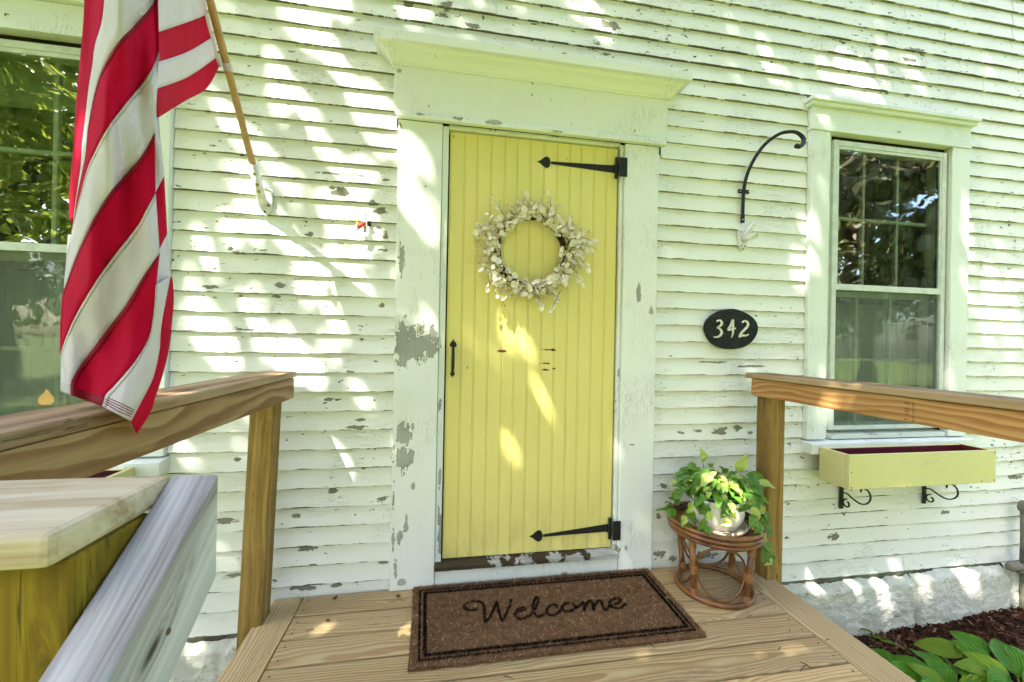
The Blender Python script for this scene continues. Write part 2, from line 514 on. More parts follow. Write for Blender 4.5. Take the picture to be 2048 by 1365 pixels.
simple('rattan_wrap', (.36, .17, .055), .4, .4, .0, .1, 80, .001, 160, (.2, .08, .025))
peel_paint('box_yellow', [], paint=(.62, .595, .25), grain='x', peel_amt=-.02)
simple('box_red', (.13, .004, .018), .55, .35, .0, .15, 40, .001, 80, (.07, .003, .01))
simple('plaque_black', (.008, .010, .008), .75, .2, .0, .1, 60, .0012, 120, (.025, .030, .026))
simple('number_cream', (.70, .68, .55), .55, .35, .0, .05, 60, .0005, 120)
simple('coir_base', (.16, .085, .04), .95, .05)
simple('coir_brown', (.25, .145, .075), .9, .1, .0, .2, 40, col2=(.13, .073, .036))
simple('coir_pale', (.66, .50, .30), .9, .1, .0, .1, 40)
simple('coir_black', (.005, .004, .004), .9, .1)
def cloth(name, c1, c2, tr=.22):
    n = NT(name)
    P = n.pos()
    f = n.noise(n.scale(P, (7, 7, 7)), 1, 3, .6)
    c = n.mix(n.step(f, .35, .75), c1, c2)
    wv = n.math('MULTIPLY', n.math('SINE', n.math('MULTIPLY', n.sep(P)[0], 3600)), n.math('SINE', n.math('MULTIPLY', n.sep(P)[2], 3600)))
    cre = n.noise(n.scale(P, (26, 26, 9)), 1, 4, .55, .4)
    big = n.noise(n.scale(P, (8, 8, 3)), 1, 2, .5)
    h = n.math('ADD', n.math('MULTIPLY', wv, .03), n.math('ADD', n.math('MULTIPLY', cre, .5), big))
    d = n.bsdf(c, .8, .1, normal=n.bump(h, 1.0, .018))
    t = n.n('BsdfTranslucent')
    n.set(t.inputs[0], c)
    mx = n.n('MixShader')
    mx.inputs[0].default_value = tr
    n.t.links.new(d, mx.inputs[1])
    n.t.links.new(t.outputs[0], mx.inputs[2])
    M[name] = n.done(mx.outputs[0])


cloth('flag_white', (.90, .86, .88), (.84, .79, .78))
cloth('flag_red', (.70, .004, .048), (.62, .003, .036))
simple('flag_red_seam', (.22, .004, .016), .75, .15, .0, .1, 200)
simple('flag_white_seam', (.50, .47, .42), .8, .15, .0, .1, 200, col2=(.34, .31, .27))
simple('wire_yellow', (.75, .55, .02), .4)
simple('wire_red', (.70, .06, .01), .4)
simple('dry_leaf', (.11, .05, .025), .8, .2, .0, .1, 30)
simple('curtain', (.11, .125, .10), .9, .1, .0, .05, 10)
simple('cafe_curtain', (.40, .45, .38), .9, .1, .0, .05, 10)
simple('window_shade', (.58, .56, .38), .8, .1)
simple('room', (.045, .042, .034), .95, .05)
simple('bark', (.09, .07, .05), .9, .1, .0, .2, 8, .02, 12)
simple('mulch_a', (.11, .045, .024), .9, .1, .0, .2, 30)
simple('mulch_b', (.045, .022, .014), .9, .1, .0, .2, 30)
simple('mulch_c', (.22, .13, .08), .9, .1, .0, .2, 30)
simple('grey_post', (.20, .19, .15), .75, .2, .0, .12, 20, .002, 60)
simple('twig', (.075, .045, .022), .85, .15)
leafmat('wreath_leaf', (.90, .87, .77), (.80, .75, .60), (.64, .57, .40), .6, .15, (.8, .72, .5), spec=.25)
leafmat('wreath_fluff', (.70, .64, .47), (.50, .43, .27), None, .7, .15, (.8, .72, .5), spec=.2)
leafmat('pothos', (.085, .23, .020), (.040, .135, .018), (.24, .38, .05), .28, .3, (.35, .60, .05))
leafmat('pothos_pale', (.40, .52, .10), (.50, .58, .16), (.17, .34, .04), .30, .35, (.55, .70, .12))
leafmat('hosta', (.14, .40, .030), (.10, .32, .026), (.19, .45, .035), .32, .25, (.2, .5, .05), veins=True)
leafmat('hosta_pale', (.26, .46, .045), (.34, .52, .06), None, .34, .35, (.45, .70, .06), veins=True)
leafmat('tree_leaf', (.075, .13, .018), (.11, .16, .022), (.05, .10, .015), .5, .5, (.45, .50, .06))
leafmat('green_leaf', (.16, .42, .08), (.20, .46, .10), None, .4, .3)
simple('stem_green', (.13, .22, .03), .5, .3)


def siding_foundation():
    n = NT('foundation_paint')
    P = n.pos()
    a = n.noise(n.scale(P, (3, 3, 3)), 1, 5, .65)
    b = n.noise(n.scale(P, (26, 26, 40)), 1, 5, .7)
    c = n.mix(n.step(a, .35, .7), (.78, .785, .70), (.60, .625, .53))
    c = n.mix(n.math('MULTIPLY', n.step(b, .60, .70), .6), c, (.22, .21, .15))
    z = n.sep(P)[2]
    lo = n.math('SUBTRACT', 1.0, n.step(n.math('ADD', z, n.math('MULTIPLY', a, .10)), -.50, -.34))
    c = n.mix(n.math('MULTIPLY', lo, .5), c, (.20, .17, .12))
    h = n.math('ADD', n.noise(n.scale(P, (70, 70, 100)), 1, 5, .7), n.math('MULTIPLY', b, 1.2))
    M['foundation_paint'] = n.done(n.bsdf(c, .85, .2, normal=n.bump(h, 1.0, .012)))


siding_foundation()
simple('sill_beam_wood', (.16, .17, .12), .9, .1, .0, .2, 8, .003, 40, (.07, .065, .045))


def ground_mat():
    n = NT('lawn')
    P = n.pos()
    a = n.noise(n.scale(P, (.5, .5, .5)), 1, 5, .6)
    b = n.noise(n.scale(P, (30, 30, 30)), 1, 4, .7)
    c = n.mix(a, (.13, .17, .045), (.17, .20, .06))
    c = n.mix(n.math('MULTIPLY', b, .5), c, (.05, .10, .012))
    M['lawn'] = n.done(n.bsdf(c, .8, .2, normal=n.bump(b, .8, .03)))
    n = NT('mulch_ground')
    P = n.pos()
    a = n.noise(n.scale(P, (40, 40, 40)), 1, 5, .7)
    c = n.mix(a, (.018, .010, .007), (.07, .035, .02))
    M['mulch_ground'] = n.done(n.bsdf(c, .95, .1, normal=n.bump(a, .9, .02)))


ground_mat()


def glassy():
    # clean pane: mirror-like reflection by Fresnel over clear transmission; slightly wavy old glass
    for nm, tint, base, wav in (('screened_glass', (.90, .95, .90), .05, .0016), ('pane_glass', (.90, .95, .90), .17, .0016), ('sash_glass', (.93, .96, .93), .02, .0010)):
        n = NT(nm)
        P = n.pos()
        bmp = n.bump(n.noise(n.scale(P, (2.2, 2, 5)), 1, 1, .5), .45, wav * 5)
        ge = n.t.nodes.new('ShaderNodeNewGeometry')
        cs = n.math('ABSOLUTE', n.vmath('DOT_PRODUCT', ge.outputs['Incoming'], ge.outputs['Normal']))
        fr = n.math('MULTIPLY_ADD', n.math('POWER', n.math('SUBTRACT', 1.0, cs), 5.0), .96, .04)
        g = n.n('BsdfGlossy', None, Roughness=.0)
        g.inputs[0].default_value = (1, 1, 1, 1)
        n.set(g.inputs['Normal'], bmp)
        t = n.n('BsdfTransparent')
        t.inputs[0].default_value = (*tint, 1)
        mx = n.n('MixShader')
        n.set(mx.inputs[0], n.math('ADD', n.math('MULTIPLY', fr, 1.2), base))
        n.t.links.new(t.outputs[0], mx.inputs[1])
        n.t.links.new(g.outputs[0], mx.inputs[2])
        M[nm] = n.done(mx.outputs[0])
    # insect screen: dark weave that lets half of the light through
    n = NT('insect_screen')
    d = n.bsdf((.15, .18, .145), .7, .3)
    t = n.n('BsdfTransparent')
    g = n.n('MixShader')
    g.inputs[0].default_value = .42
    n.t.links.new(t.outputs[0], g.inputs[1])
    n.t.links.new(d, g.inputs[2])
    M['insect_screen'] = n.done(g.outputs[0])
    n = NT('bulb_glow')
    e = n.n('Emission', None, Strength=.24)
    e.inputs[0].default_value = (1.0, .48, .10, 1)
    M['bulb_glow'] = n.done(e.outputs[0])


glassy()


# ------------------------------------------------------------------ mesh helpers
def world_of(o):
    m = o.matrix_basis.copy()
    if o.parent is not None:
        m = world_of(o.parent) @ o.matrix_parent_inverse @ m
    return m


def adopt(o, parent):
    """parent o while its own transform stays given in world space"""
    o.parent = parent
    o.matrix_parent_inverse = world_of(parent).inverted()
    return o


class MB:
    def __init__(s):
        s.v, s.f, s.mi = [], [], []

    def add(s, verts, faces, mi=0):
        o = len(s.v)
        s.v += [tuple(q) for q in verts]
        for f in faces:
            s.f.append(tuple(o + i for i in f))
            s.mi.append(mi)
        return s

    def box(s, x0, x1, y0, y1, z0, z1, mi=0):
        v = [(x, y, z) for x in (x0, x1) for y in (y0, y1) for z in (z0, z1)]
        return s.add(v, [(0, 1, 3, 2), (4, 6, 7, 5), (0, 4, 5, 1), (2, 3, 7, 6), (0, 2, 6, 4), (1, 5, 7, 3)], mi)

    def hexa(s, v, mi=0):
        # v: bottom 4 (ccw), top 4 (ccw)
        return s.add(v, [(3, 2, 1, 0), (4, 5, 6, 7), (0, 1, 5, 4), (1, 2, 6, 5), (2, 3, 7, 6), (3, 0, 4, 7)], mi)

    def tube(s, pts, r, seg=8, cap=True, closed=False, mi=0, flat=1.0):
        pts = [Vector(p) for p in pts]
        n = len(pts)
        rs = r if isinstance(r, (list, tuple)) else [r] * n
        o = len(s.v)
        prev = None
        for i, p in enumerate(pts):
            if closed:
                t = pts[(i + 1) % n] - pts[i - 1]
            else:
                t = pts[min(i + 1, n - 1)] - pts[max(i - 1, 0)]
            t = t.normalized() if t.length > 1e-9 else Vector((0, 0, 1))
            if prev is None:
                a = t.orthogonal().normalized()
                if abs(t.z) < .95:
                    a = t.cross(Vector((0, 0, 1))).normalized()
            else:
                a = (prev - t * prev.dot(t))
                a = a.normalized() if a.length > 1e-6 else t.orthogonal().normalized()
            b = t.cross(a)
            prev = a
            for k in range(seg):
                th = 2 * PI * k / seg
                s.v.append(tuple(p + a * (rs[i] * math.cos(th)) + b * (rs[i] * flat * math.sin(th))))
        m = n if closed else n - 1
        for i in range(m):
            j = (i + 1) % n
            for k in range(seg):
                l = (k + 1) % seg
                s.f.append((o + i * seg + k, o + i * seg + l, o + j * seg + l, o + j * seg + k))
                s.mi.append(mi)
        if cap and not closed:
            s.f.append(tuple(o + k for k in reversed(range(seg))))
            s.f.append(tuple(o + (n - 1) * seg + k for k in range(seg)))
            s.mi += [mi, mi]
        return s

    def lathe(s, prof, c=(0, 0, 0), seg=32, mi=0):
        o = len(s.v)
        for (r, z) in prof:
            for k in range(seg):
                th = 2 * PI * k / seg
                s.v.append((c[0] + r * math.cos(th), c[1] + r * math.sin(th), c[2] + z))
        for i in range(len(prof) - 1):
            for k in range(seg):
                l = (k + 1) % seg
                s.f.append((o + i * seg + k, o + i * seg + l, o + (i + 1) * seg + l, o + (i + 1) * seg + k))
                s.mi.append(mi)
        return s

    def prism(s, poly, y0, y1, mi=0):
        # poly: (x, z) outline, extruded along y from y0 (front) to y1
        n = len(poly)
        o = len(s.v)
        s.v += [(x, y0, z) for x, z in poly] + [(x, y1, z) for x, z in poly]
        s.f.append(tuple(o + i for i in range(n)))
        s.f.append(tuple(o + n + i for i in reversed(range(n))))
        s.mi += [mi, mi]
        for i in range(n):
            j = (i + 1) % n
            s.f.append((o + j, o + i, o + n + i, o + n + j))
            s.mi.append(mi)
        return s

    def grid(s, P, nu, nv, mi=0):
        o = len(s.v)
        for i in range(nu + 1):
            for j in range(nv + 1):
                s.v.append(tuple(P(i / nu, j / nv)))
        for i in range(nu):
            for j in range(nv):
                a = o + i * (nv + 1) + j
                s.f.append((a, a + nv + 1, a + nv + 2, a + 1))
                s.mi.append(mi)
        return s

    def mesh(s, name, mats, smooth=False):
        me = bpy.data.meshes.new(name)
        me.from_pydata(s.v, [], s.f)
        for m in (mats if isinstance(mats, (list, tuple)) else [mats]):
            me.materials.append(M[m])
        if any(s.mi):
            me.polygons.foreach_set('material_index', s.mi)
        if smooth:
            me.polygons.foreach_set('use_smooth', [True] * len(s.f))
        me.update()
        return me

    def build(s, name, mats, parent=None, smooth=False, loc=None, bevel=0.0, seg=2, fixn=False, solid=0.0):
        me = s.mesh(name, mats, smooth)
        if fixn:
            bm = bmesh.new()
            bm.from_mesh(me)
            bmesh.ops.recalc_face_normals(bm, faces=bm.faces)
            bm.to_mesh(me)
            bm.free()
        o = bpy.data.objects.new(name, me)
        COL.objects.link(o)
        if loc is not None:
            o.location = loc
        if parent is not None:
            adopt(o, parent)
        if solid > 0:
            md = o.modifiers.new('solid', 'SOLIDIFY')
            md.thickness = solid
            md.offset = 0
        if bevel > 0:
            md = o.modifiers.new('bevel', 'BEVEL')
            md.width = bevel
            md.segments = seg
            md.limit_method = 'ANGLE'
            md.angle_limit = rad(40)
        return o


def tag(o, label, cat, group=None):
    o['label'] = label
    o['category'] = cat
    if group:
        o['group'] = group
    return o


def empty(name, loc, label=None, cat=None, group=None, rot=None):
    o = bpy.data.objects.new(name, None)
    o.empty_display_size = .05
    COL.objects.link(o)
    o.location = loc
    if rot:
        o.rotation_euler = rot
    if label:
        tag(o, label, cat, group)
    return o


def structure(o):
    o['kind'] = 'structure'
    return o


def inst(me, name, parent, mat4):
    o = bpy.data.objects.new(name, me)
    COL.objects.link(o)
    o.matrix_basis = mat4
    if parent is not None:
        adopt(o, parent)
    return o


def frame_to(pos, xdir, up, sc=1.0):
    """matrix whose local x runs along xdir and whose local z leans to up"""
    x = Vector(xdir).normalized()
    z = Vector(up)
    z = z - x * z.dot(x)
    if z.length < 1e-5:
        z = x.orthogonal()
    z.normalize()
    y = z.cross(x)
    m = Matrix(((x.x * sc, y.x * sc, z.x * sc, pos[0]), (x.y * sc, y.y * sc, z.y * sc, pos[1]), (x.z * sc, y.z * sc, z.z * sc, pos[2]), (0, 0, 0, 1)))
    return m


def board(name, p0, p1, w, t, up, mat, parent=None, bevel=.003, origin=None):
    """plank along p0->p1; w across (local y), t along up (local z); p0,p1 are centre line of the section"""
    p0, p1 = Vector(p0), Vector(p1)
    L = (p1 - p0).length
    b = MB().box(-L / 2, L / 2, -w / 2, w / 2, -t / 2, t / 2)
    o = b.build(name, mat, None, bevel=bevel)
    o.matrix_basis = frame_to((p0 + p1) / 2, p1 - p0, up)
    if parent is not None:
        adopt(o, parent)
    return o


# ================================================================== SETTING: ground, mulch bed, deck
def lawn_z(x, y):
    return -.52 - .004 * abs(y)


g = MB()
g.grid(lambda u, v: ((u - .5) * 160, -80 + 88 * v, -.56), 8, 8)
structure(g.build('ground', 'lawn'))


def bed_z(x, y):
    base = -.50 + .055 * max(0, min(3.2, x - 2.2)) + .03 * max(0, y + .5)
    return base + .03 * mnoise.noise(Vector((x * 3, y * 3, 1.7))) + .012 * mnoise.noise(Vector((x * 11, y * 11, 4.2)))


def bed(x0, x1, y0, y1, nx, ny):
    b = MB()
    b.grid(lambda u, v: (x0 + (x1 - x0) * u, y0 + (y1 - y0) * v, bed_z(x0 + (x1 - x0) * u, y0 + (y1 - y0) * v)), nx, ny)
    return b


structure(bed(-3.2, 5.6, -1.5, .1, 110, 22).build('mulch_bed', 'mulch_ground', smooth=True))

# bark chips, uncountable
rnd = random.Random(3)
chips = MB()
for i in range(9000):
    x = rnd.uniform(1.75, 4.6) if i < 7800 else rnd.uniform(-2.2, -.62)
    y = -.04 - abs(rnd.gauss(0, .34))
    if y < -1.4:
        continue
    z = bed_z(x, y) + rnd.uniform(.0, .016)
    L = rnd.uniform(.010, .034) * (1.6 if rnd.random() < .1 else 1)
    w = rnd.uniform(.003, .009)
    t = rnd.uniform(.001, .004)
    e = Euler((rnd.gauss(0, .45), rnd.gauss(0, .35), rnd.uniform(0, PI * 2))).to_matrix()
    pts = [Vector(q) for q in ((-L, -w * .6, -t), (L, -w, -t), (L * .9, w, -t), (-L * .8, w * .8, -t), (-L, -w * .6, t), (L, -w, t), (L * .9, w, t), (-L * .8, w * .8, t))]
    chips.hexa([e @ q + Vector((x, y, z)) for q in pts], rnd.choice((0, 0, 1, 1, 1, 2)) if rnd.random() < .7 else 1)
co = chips.build('bark_mulch', ['mulch_a', 'mulch_b', 'mulch_c'])
co['kind'] = 'stuff'
tag(co, 'dark brown bark mulch chips along the foundation', 'mulch')

# deck: planks running along the wall, picture-frame borders, rim boards
deck = structure(empty('deck', (.55, -.8, -.2)))
DX0, DX1 = -.52, 1.62
MATX = (-.03, 1.16)
simple('screw_steel', (.09, .075, .055), .5, .4, .5)
yb = -.004
k = 0
while yb > -1.62:
    dz = rnd.uniform(-.0012, .0012)
    if k == 0:
        y0, y1 = -.139, -.004
    else:
        y0, y1 = yb - .1325, yb
    board('plank', (DX0 + .002, (y0 + y1) / 2, -.0125 + dz), (DX1 - .002, (y0 + y1) / 2, -.0125 + dz), y1 - y0, .025, (0, 0, 1), 'deck_wood', deck, bevel=.005)
    if k < 8:
        for xs_ in (DX0 + .03, DX1 - .03):
            for fy_ in (.25, .75):
                yy_ = y0 + (y1 - y0) * fy_
                if not (MATX[0] < xs_ < MATX[1] and yy_ > -.52):
                    MB().tube([(xs_, yy_, -.002), (xs_, yy_, dz + .0006)], .0042, 8).build('screw', 'screw_steel', deck)
    yb = y0 - .0075
    k += 1
for x in (-.5905, 1.6955):
    # border boards notched round the posts
    sgn = -1 if x < 0 else 1
    xi, xo = (DX0, -.661) if sgn < 0 else (DX1, 1.771)
    px = -.645 if sgn < 0 else 1.728
    xin = x
    poly = [(xi, -.004), (px - sgn * .003, -.004), (px - sgn * .003, -.187), (xo, -.187), (xo, -1.63), (xi, -1.63)]
    cx, cy = x, -.82
    b = MB()
    n = len(poly)
    # local x runs along the board
    top = [((cy - py_), (px_ - cx) , .0125) for px_, py_ in poly]
    bot = [(a, b_, -.0125) for a, b_, c in top]
    b.add(top + bot, [tuple(range(n)), tuple(reversed(range(n, 2 * n)))] + [((i + 1) % n, i, n + i, n + (i + 1) % n) for i in range(n)])
    o = b.build('border_board', 'border_wood', None, bevel=.0035, fixn=True)
    o.matrix_basis = Matrix.Translation((cx, cy, -.0115)) @ Matrix(((0, 1, 0, 0), (-1, 0, 0, 0), (0, 0, 1, 0), (0, 0, 0, 1)))
    adopt(o, deck)
    board('rim_board', (x + sgn * .05, -.01, -.14), (x + sgn * .05, -1.6, -.14), .038, .23, (0, 0, 1), 'deck_wood', deck)
board('rim_board', (DX0, -1.6, -.14), (DX1, -1.6, -.14), .038, .23, (0, 0, 1), 'deck_wood', deck)

# ================================================================== HOUSE
house = empty('house', (1.2, .05, -.5), 'white clapboard house front with peeling paint and a yellow door', 'house')
E = .0889
WX0, WX1, ZTOP = -2.95, 5.3, 4.3
DO = (-.141, 1.185)             # door casing outer x
WR = dict(x0=2.238, x1=3.111, co0=2.118, co1=3.244)
WL = dict(x0=2.238 - 4.386, x1=3.111 - 4.386, co0=2.118 - 4.386, co1=-1.092)
Z_SILL0, Z_SILL1, Z_OPEN0, Z_OPEN1 = .592, .662, .662, 2.420
OBST = [(DO[0], DO[1], -1, 2.222), (-.150, 1.212, 2.215, 2.575)]
for w in (WR, WL):
    OBST += [(w['co0'], w['co1'], .60, 2.58)]
rnd = random.Random(11)


def clapboard(x0, x1, zb, h, seed):
    L = x1 - x0
    nseg = max(2, int(L / .07))
    b = MB()
    A = []
    dyb = rnd.uniform(-.0012, .0012)
    for i in range(nseg + 1):
        x = L * i / nseg
        nz = mnoise.noise(Vector(((x0 + x) * 5.0, seed * 3.1, 0))) * .0009 + mnoise.noise(Vector(((x0 + x) * 19, seed * 1.7, 5))) * .0006
        ny = mnoise.noise(Vector(((x0 + x) * 3.0, seed * 2.3, 9))) * .0014 + dyb
        A.append([(x, ny, nz), (x, .0005 + ny, nz + .002), (x, .0115 + ny * .4, h * .9), (x, .0155, h + .02), (x, .026, h + .02), (x, .0145, nz + .0003)])
    for i in range(nseg + 1):
        b.v += A[i]
    for i in range(nseg):
        for k in range(6):
            l = (k + 1) % 6
            b.f.append((i * 6 + k, (i + 1) * 6 + k, (i + 1) * 6 + l, i * 6 + l))
            b.mi.append(0)
    b.f += [tuple(range(5, -1, -1)), tuple(range(nseg * 6, nseg * 6 + 6))]
    b.mi += [0, 0]
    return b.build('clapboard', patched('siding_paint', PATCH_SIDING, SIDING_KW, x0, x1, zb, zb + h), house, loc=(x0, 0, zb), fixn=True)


kk = -29
while kk <= 20:
    zb = 1.647 - kk * E
    z1 = zb + E
    free = [(WX0, WX1)]
    zm0, zm1 = zb + .012, z1 - .012
    for (ox0, ox1, oz0, oz1) in OBST:
        if oz0 < zm1 and oz1 > zm0:
            nf = []
            for a, c in free:
                if ox1 <= a or ox0 >= c:
                    nf.append((a, c))
                else:
                    if ox0 - a > .03:
                        nf.append((a, ox0 - .0015))
                    if c - ox1 > .03:
                        nf.append((ox1 + .0015, c))
            free = nf
    for a, c in free:
        x = a
        while x < c - .01:
            L = rnd.uniform(1.1, 3.4)
            xe = c if (x + L > c - .45) else x + L
            clapboard(x + .0006, xe - .0006, zb if kk < 20 else zb - .012, E, kk * 7.7 + x)
            x = xe
    kk += 1

# sheathing behind the boards, with the openings left free
sh = MB()
zs0, zs1 = -.2, ZTOP
xs = [WX0, WL['x0'] - .02, WL['x1'] + .02, -.02, 1.08, WR['x0'] - .02, WR['x1'] + .02, WX1]
for i in range(7):
    a, c = xs[i], xs[i + 1]
    if i in (1, 5):
        sh.box(a, c, .027, .12, zs0, Z_OPEN0 - .03)
        sh.box(a, c, .027, .12, Z_OPEN1 + .02, zs1)
    elif i == 3:
        sh.box(a, c, .06, .12, zs0, zs1)
        sh.box(a, c, .027, .055, 2.24, zs1)
    else:
        sh.box(a, c, .027, .12, zs0, zs1)
sh.build('sheathing', 'dark_gap', house)

# ---- door surround
def trim(name, x0, x1, y0, y1, z0, z1, mat='trim_paint', parent=house, bevel=.003, nz=None):
    b = MB().box(x0, x1, y0, y1, z0, z1)
    if mat == 'trim_paint':
        mat = patched(mat, PATCH_TRIM, TRIM_KW, x0, x1, z0, z1)
    return b.build(name, mat, parent, bevel=bevel)


case = trim('door_casing', DO[0], .064, -.024, .026, .002, 2.222)
trim('door_casing', .998, DO[1], -.024, .026, .002, 2.222)
trim('door_jamb', .0655, .0945, -.006, .058, .10, 2.222)
trim('door_jamb', .979, .9965, -.006, .058, .10, 2.222)
trim('door_head', .0945, .979, -.004, .058, 2.2115, 2.232)
trim('frieze_board', -.163, 1.225, -.034, .03, 2.262, 2.482)
fb = MB()
# bed fillet under the frieze with its little cove
prof = [(-.024, 2.2235), (-.047, 2.2235), (-.049, 2.228), (-.049, 2.243), (-.043, 2.248), (-.040, 2.256), (-.036, 2.2615), (-.024, 2.2615)]
n = len(prof)
for x in (-.151, 1.213):
    fb.v += [(x, y, z) for y, z in prof]
fb.f += [tuple(range(n)), tuple(reversed(range(n, 2 * n)))] + [(i, n + i, n + (i + 1) % n, (i + 1) % n) for i in range(n)]
fb.mi = [0] * len(fb.f)
fb.build('bed_moulding', patched('trim_paint', PATCH_TRIM, TRIM_KW, -.15, 1.21, 2.223, 2.262), house, fixn=True)
# crown with mitred returns
cr = MB()
prof = [(0, 2.466), (.006, 2.466), (.007, 2.474), (.014, 2.479), (.019, 2.489), (.030, 2.503), (.044, 2.511), (.050, 2.514), (.051, 2.522), (.056, 2.528), (.060, 2.530),
        (.083, 2.530), (.083, 2.571), (.0, 2.586)]
fl, fr_, fy = -.163, 1.225, -.034
for o_, z in prof:
    cr.v += [(fl - o_, .02, z), (fl - o_, fy - o_, z), (fr_ + o_, fy - o_, z), (fr_ + o_, .02, z)]
for i in range(len(prof) - 1):
    for j in range(3):
        a = i * 4 + j
        cr.f.append((a, a + 1, a + 5, a + 4))
        cr.mi.append(0)
cr.f.append(tuple((len(prof) - 1) * 4 + j for j in range(4)))
cr.mi.append(0)
cr.build('cornice', patched('trim_paint', PATCH_TRIM, TRIM_KW, -.25, 1.3, 2.53, 2.75), house, fixn=True)
# threshold, riser
th = MB()
th.grid(lambda u, v: (.066 + .925 * u, -.052 + .125 * v - (0.004 * mnoise.noise(Vector((u * 26, 2, v)))), .118 + .004 * mnoise.noise(Vector((u * 30, v * 3, 0))) - .006 * (1 - v)), 60, 6)
th.grid(lambda u, v: (.066 + .925 * u, -.052 - (0.004 * mnoise.noise(Vector((u * 26, 2, 0)))), .094 + (.112 - .094) * v + .004 * mnoise.noise(Vector((u * 30, 0, 0))) * v), 60, 2)
th.build('threshold', 'threshold_wood', house, smooth=False)
n_ = NT('threshold_flaking')
P_ = n_.pos()
f_ = n_.noise(n_.scale(P_, (9, 6, 14)), 1, 5, .65)
c_ = n_.mix(n_.step(n_.math('ADD', f_, n_.math('MULTIPLY', n_.noise(n_.scale(P_, (1.6, 1, 1)), 1, 1), .3)), .66, .68), (.075, .055, .028), (.66, .68, .62))
c_ = n_.mix(n_.noise(n_.scale(P_, (8, 8, 120)), 1, 4), c_, (.02, .015, .01))
M['threshold_flaking'] = n_.done(n_.bsdf(c_, .85, .2, normal=n_.bump(f_, .8, .004)))
bpy.data.objects['threshold'].data.materials[0] = M['threshold_flaking']
trim('riser_board', .0655, .9965, -.016, .03, .002, .0925)

# ---- door: beaded planks on a slab
door = MB().box(.1015, .972, .024, .05, .121, 2.206).build('door', 'dark_gap', house)
npl = 13
pw = (.972 - .1015) / npl
PE = [.1015 + i * pw + (rnd.uniform(-.0035, .0035) if 0 < i < npl else 0) for i in range(npl + 1)]
for i in range(npl):
    x0 = PE[i]
    w = PE[i + 1] - PE[i] - .0004
    dy = rnd.uniform(-.0008, .0008)
    pr = [(0, .0225), (0, .0138), (.0010, .0124), (.0028, .0118), (.0044, .0124), (.0056, .0140), (.0062, .0146), (.0070, .0138), (.0086, .0118), (w - .0014, .0118), (w, .0134), (w, .0225)]
    b = MB()
    n = len(pr)
    for z in (.121, 2.206):
        b.v += [(x0 + a, y + dy, z) for a, y in pr]
    b.f += [tuple(range(n)), tuple(reversed(range(n, 2 * n)))] + [(i_, n + i_, n + (i_ + 1) % n, (i_ + 1) % n) for i_ in range(n)]
    b.mi = [0] * len(b.f)
    b.build('plank', 'door_paint', door, fixn=True)


def spade(cx, cz, s, ang, n=20):
    """heart / spade outline, tip towards +x before rotation"""
    pts = [(1.0, 0), (.62, .16), (.35, .42), (.05, .60), (-.22, .60), (-.40, .44), (-.46, .20), (-.50, .10), (-.50, -.10), (-.46, -.20), (-.40, -.44), (-.22, -.60), (.05, -.60), (.35, -.42), (.62, -.16)]
    c, sn = math.cos(ang), math.sin(ang)
    return [(cx + s * (c * a - sn * b_), cz + s * (sn * a + c * b_)) for a, b_ in pts]


def strap(x_tip, x_end, z_tip, z_end):
    b = MB()
    b.prism([(x_tip + .072, z_tip + .006), (x_tip + .072, z_tip - .006), (x_end, z_end - .019), (x_end, z_end + .019)], .0065, .0116)
    b.prism(spade(x_tip + .046, z_tip, .046, PI), .006, .0115)
    o = b.build('strap_hinge', 'black_iron', door, bevel=.0012, fixn=True)
    # knuckle and jamb leaf
    q = MB()
    q.tube([(x_end + .014, -.003, z_end - .052), (x_end + .014, -.003, z_end + .056)], .0085, 10)
    q.box(x_end, x_end + .012, .001, .0062, z_end - .02, z_end + .02)
    q.build('knuckle', 'black_iron', door)
    l = MB().box(x_end + .018, x_end + .062, -.0295, -.0245, z_end - .050, z_end + .048)
    l.build('hinge_leaf', 'black_iron', house, bevel=.001)
    s = MB()
    for dz in (-.034, 0, .032):
        s.tube([(x_end + .045, -.0325, z_end + dz), (x_end + .045, -.029, z_end + dz)], .0042, 8)
    s.build('screw', 'black_iron', house)


strap(.538, .945, 2.100, 2.098)
strap(.533, .945, .203, .222)

# handle: spade plate, bowed grip, lower lug
hb = MB()
hz = 1.098
hb.prism(spade(.1345, 1.166, .028, PI / 2), .004, .0115)
hb.prism(spade(.1335, 1.022, .019, -PI / 2), .005, .0115)
hb.build('door_handle', 'black_iron', door, bevel=.0015, fixn=True)
gp = []
for i in range(15):
    t = i / 14
    gp.append((.1345 - .001 * t, .004 - .030 * math.sin(PI * t) ** .6, 1.158 - .132 * t))
MB().tube(gp, [.0058 + .0022 * math.sin(PI * i / 14) for i in range(15)], 10).build('grip', 'black_iron', door, smooth=True)
MB().lathe([(0, .0), (.008, .0), (.010, .004), (.007, .007), (0, .008)], (0, 0, 0), 14)
tl = MB().box(.1275, .1415, -.016, .004, 1.1655, 1.1715)
tl.build('thumb_latch', 'black_iron', door, bevel=.002)

# nails left in the frieze and a bell push
for px, py in ((858, 210), (1063, 188), (1268, 260), (1064, 165), (1013, 15), (1796, 263), (15, 28)):
    p = atY(px, py, -.034)
    b = MB().tube([(p.x, -.030, p.z), (p.x, -.043, p.z - .006), (p.x + .001, -.044, p.z - .016)], [.002, .0018, .0022], 6)
    b.build('nail', 'black_iron', house)
p = atY(836, 660, -.024)
bb = MB().box(p.x - .0085, p.x + .0085, -.031, -.0245, p.z - .036, p.z + .032).build('bell_plate', 'white_metal', house, bevel=.002)
MB().box(p.x - .005, p.x + .005, -.0335, -.0312, p.z - .018, p.z + .018).build('bell_push', 'brass', house, bevel=.001)
for dz in (-.027, .025):
    MB().tube([(p.x, -.0325, p.z + dz), (p.x, -.0305, p.z + dz)], .003, 8).build('screw', 'black_iron', house)


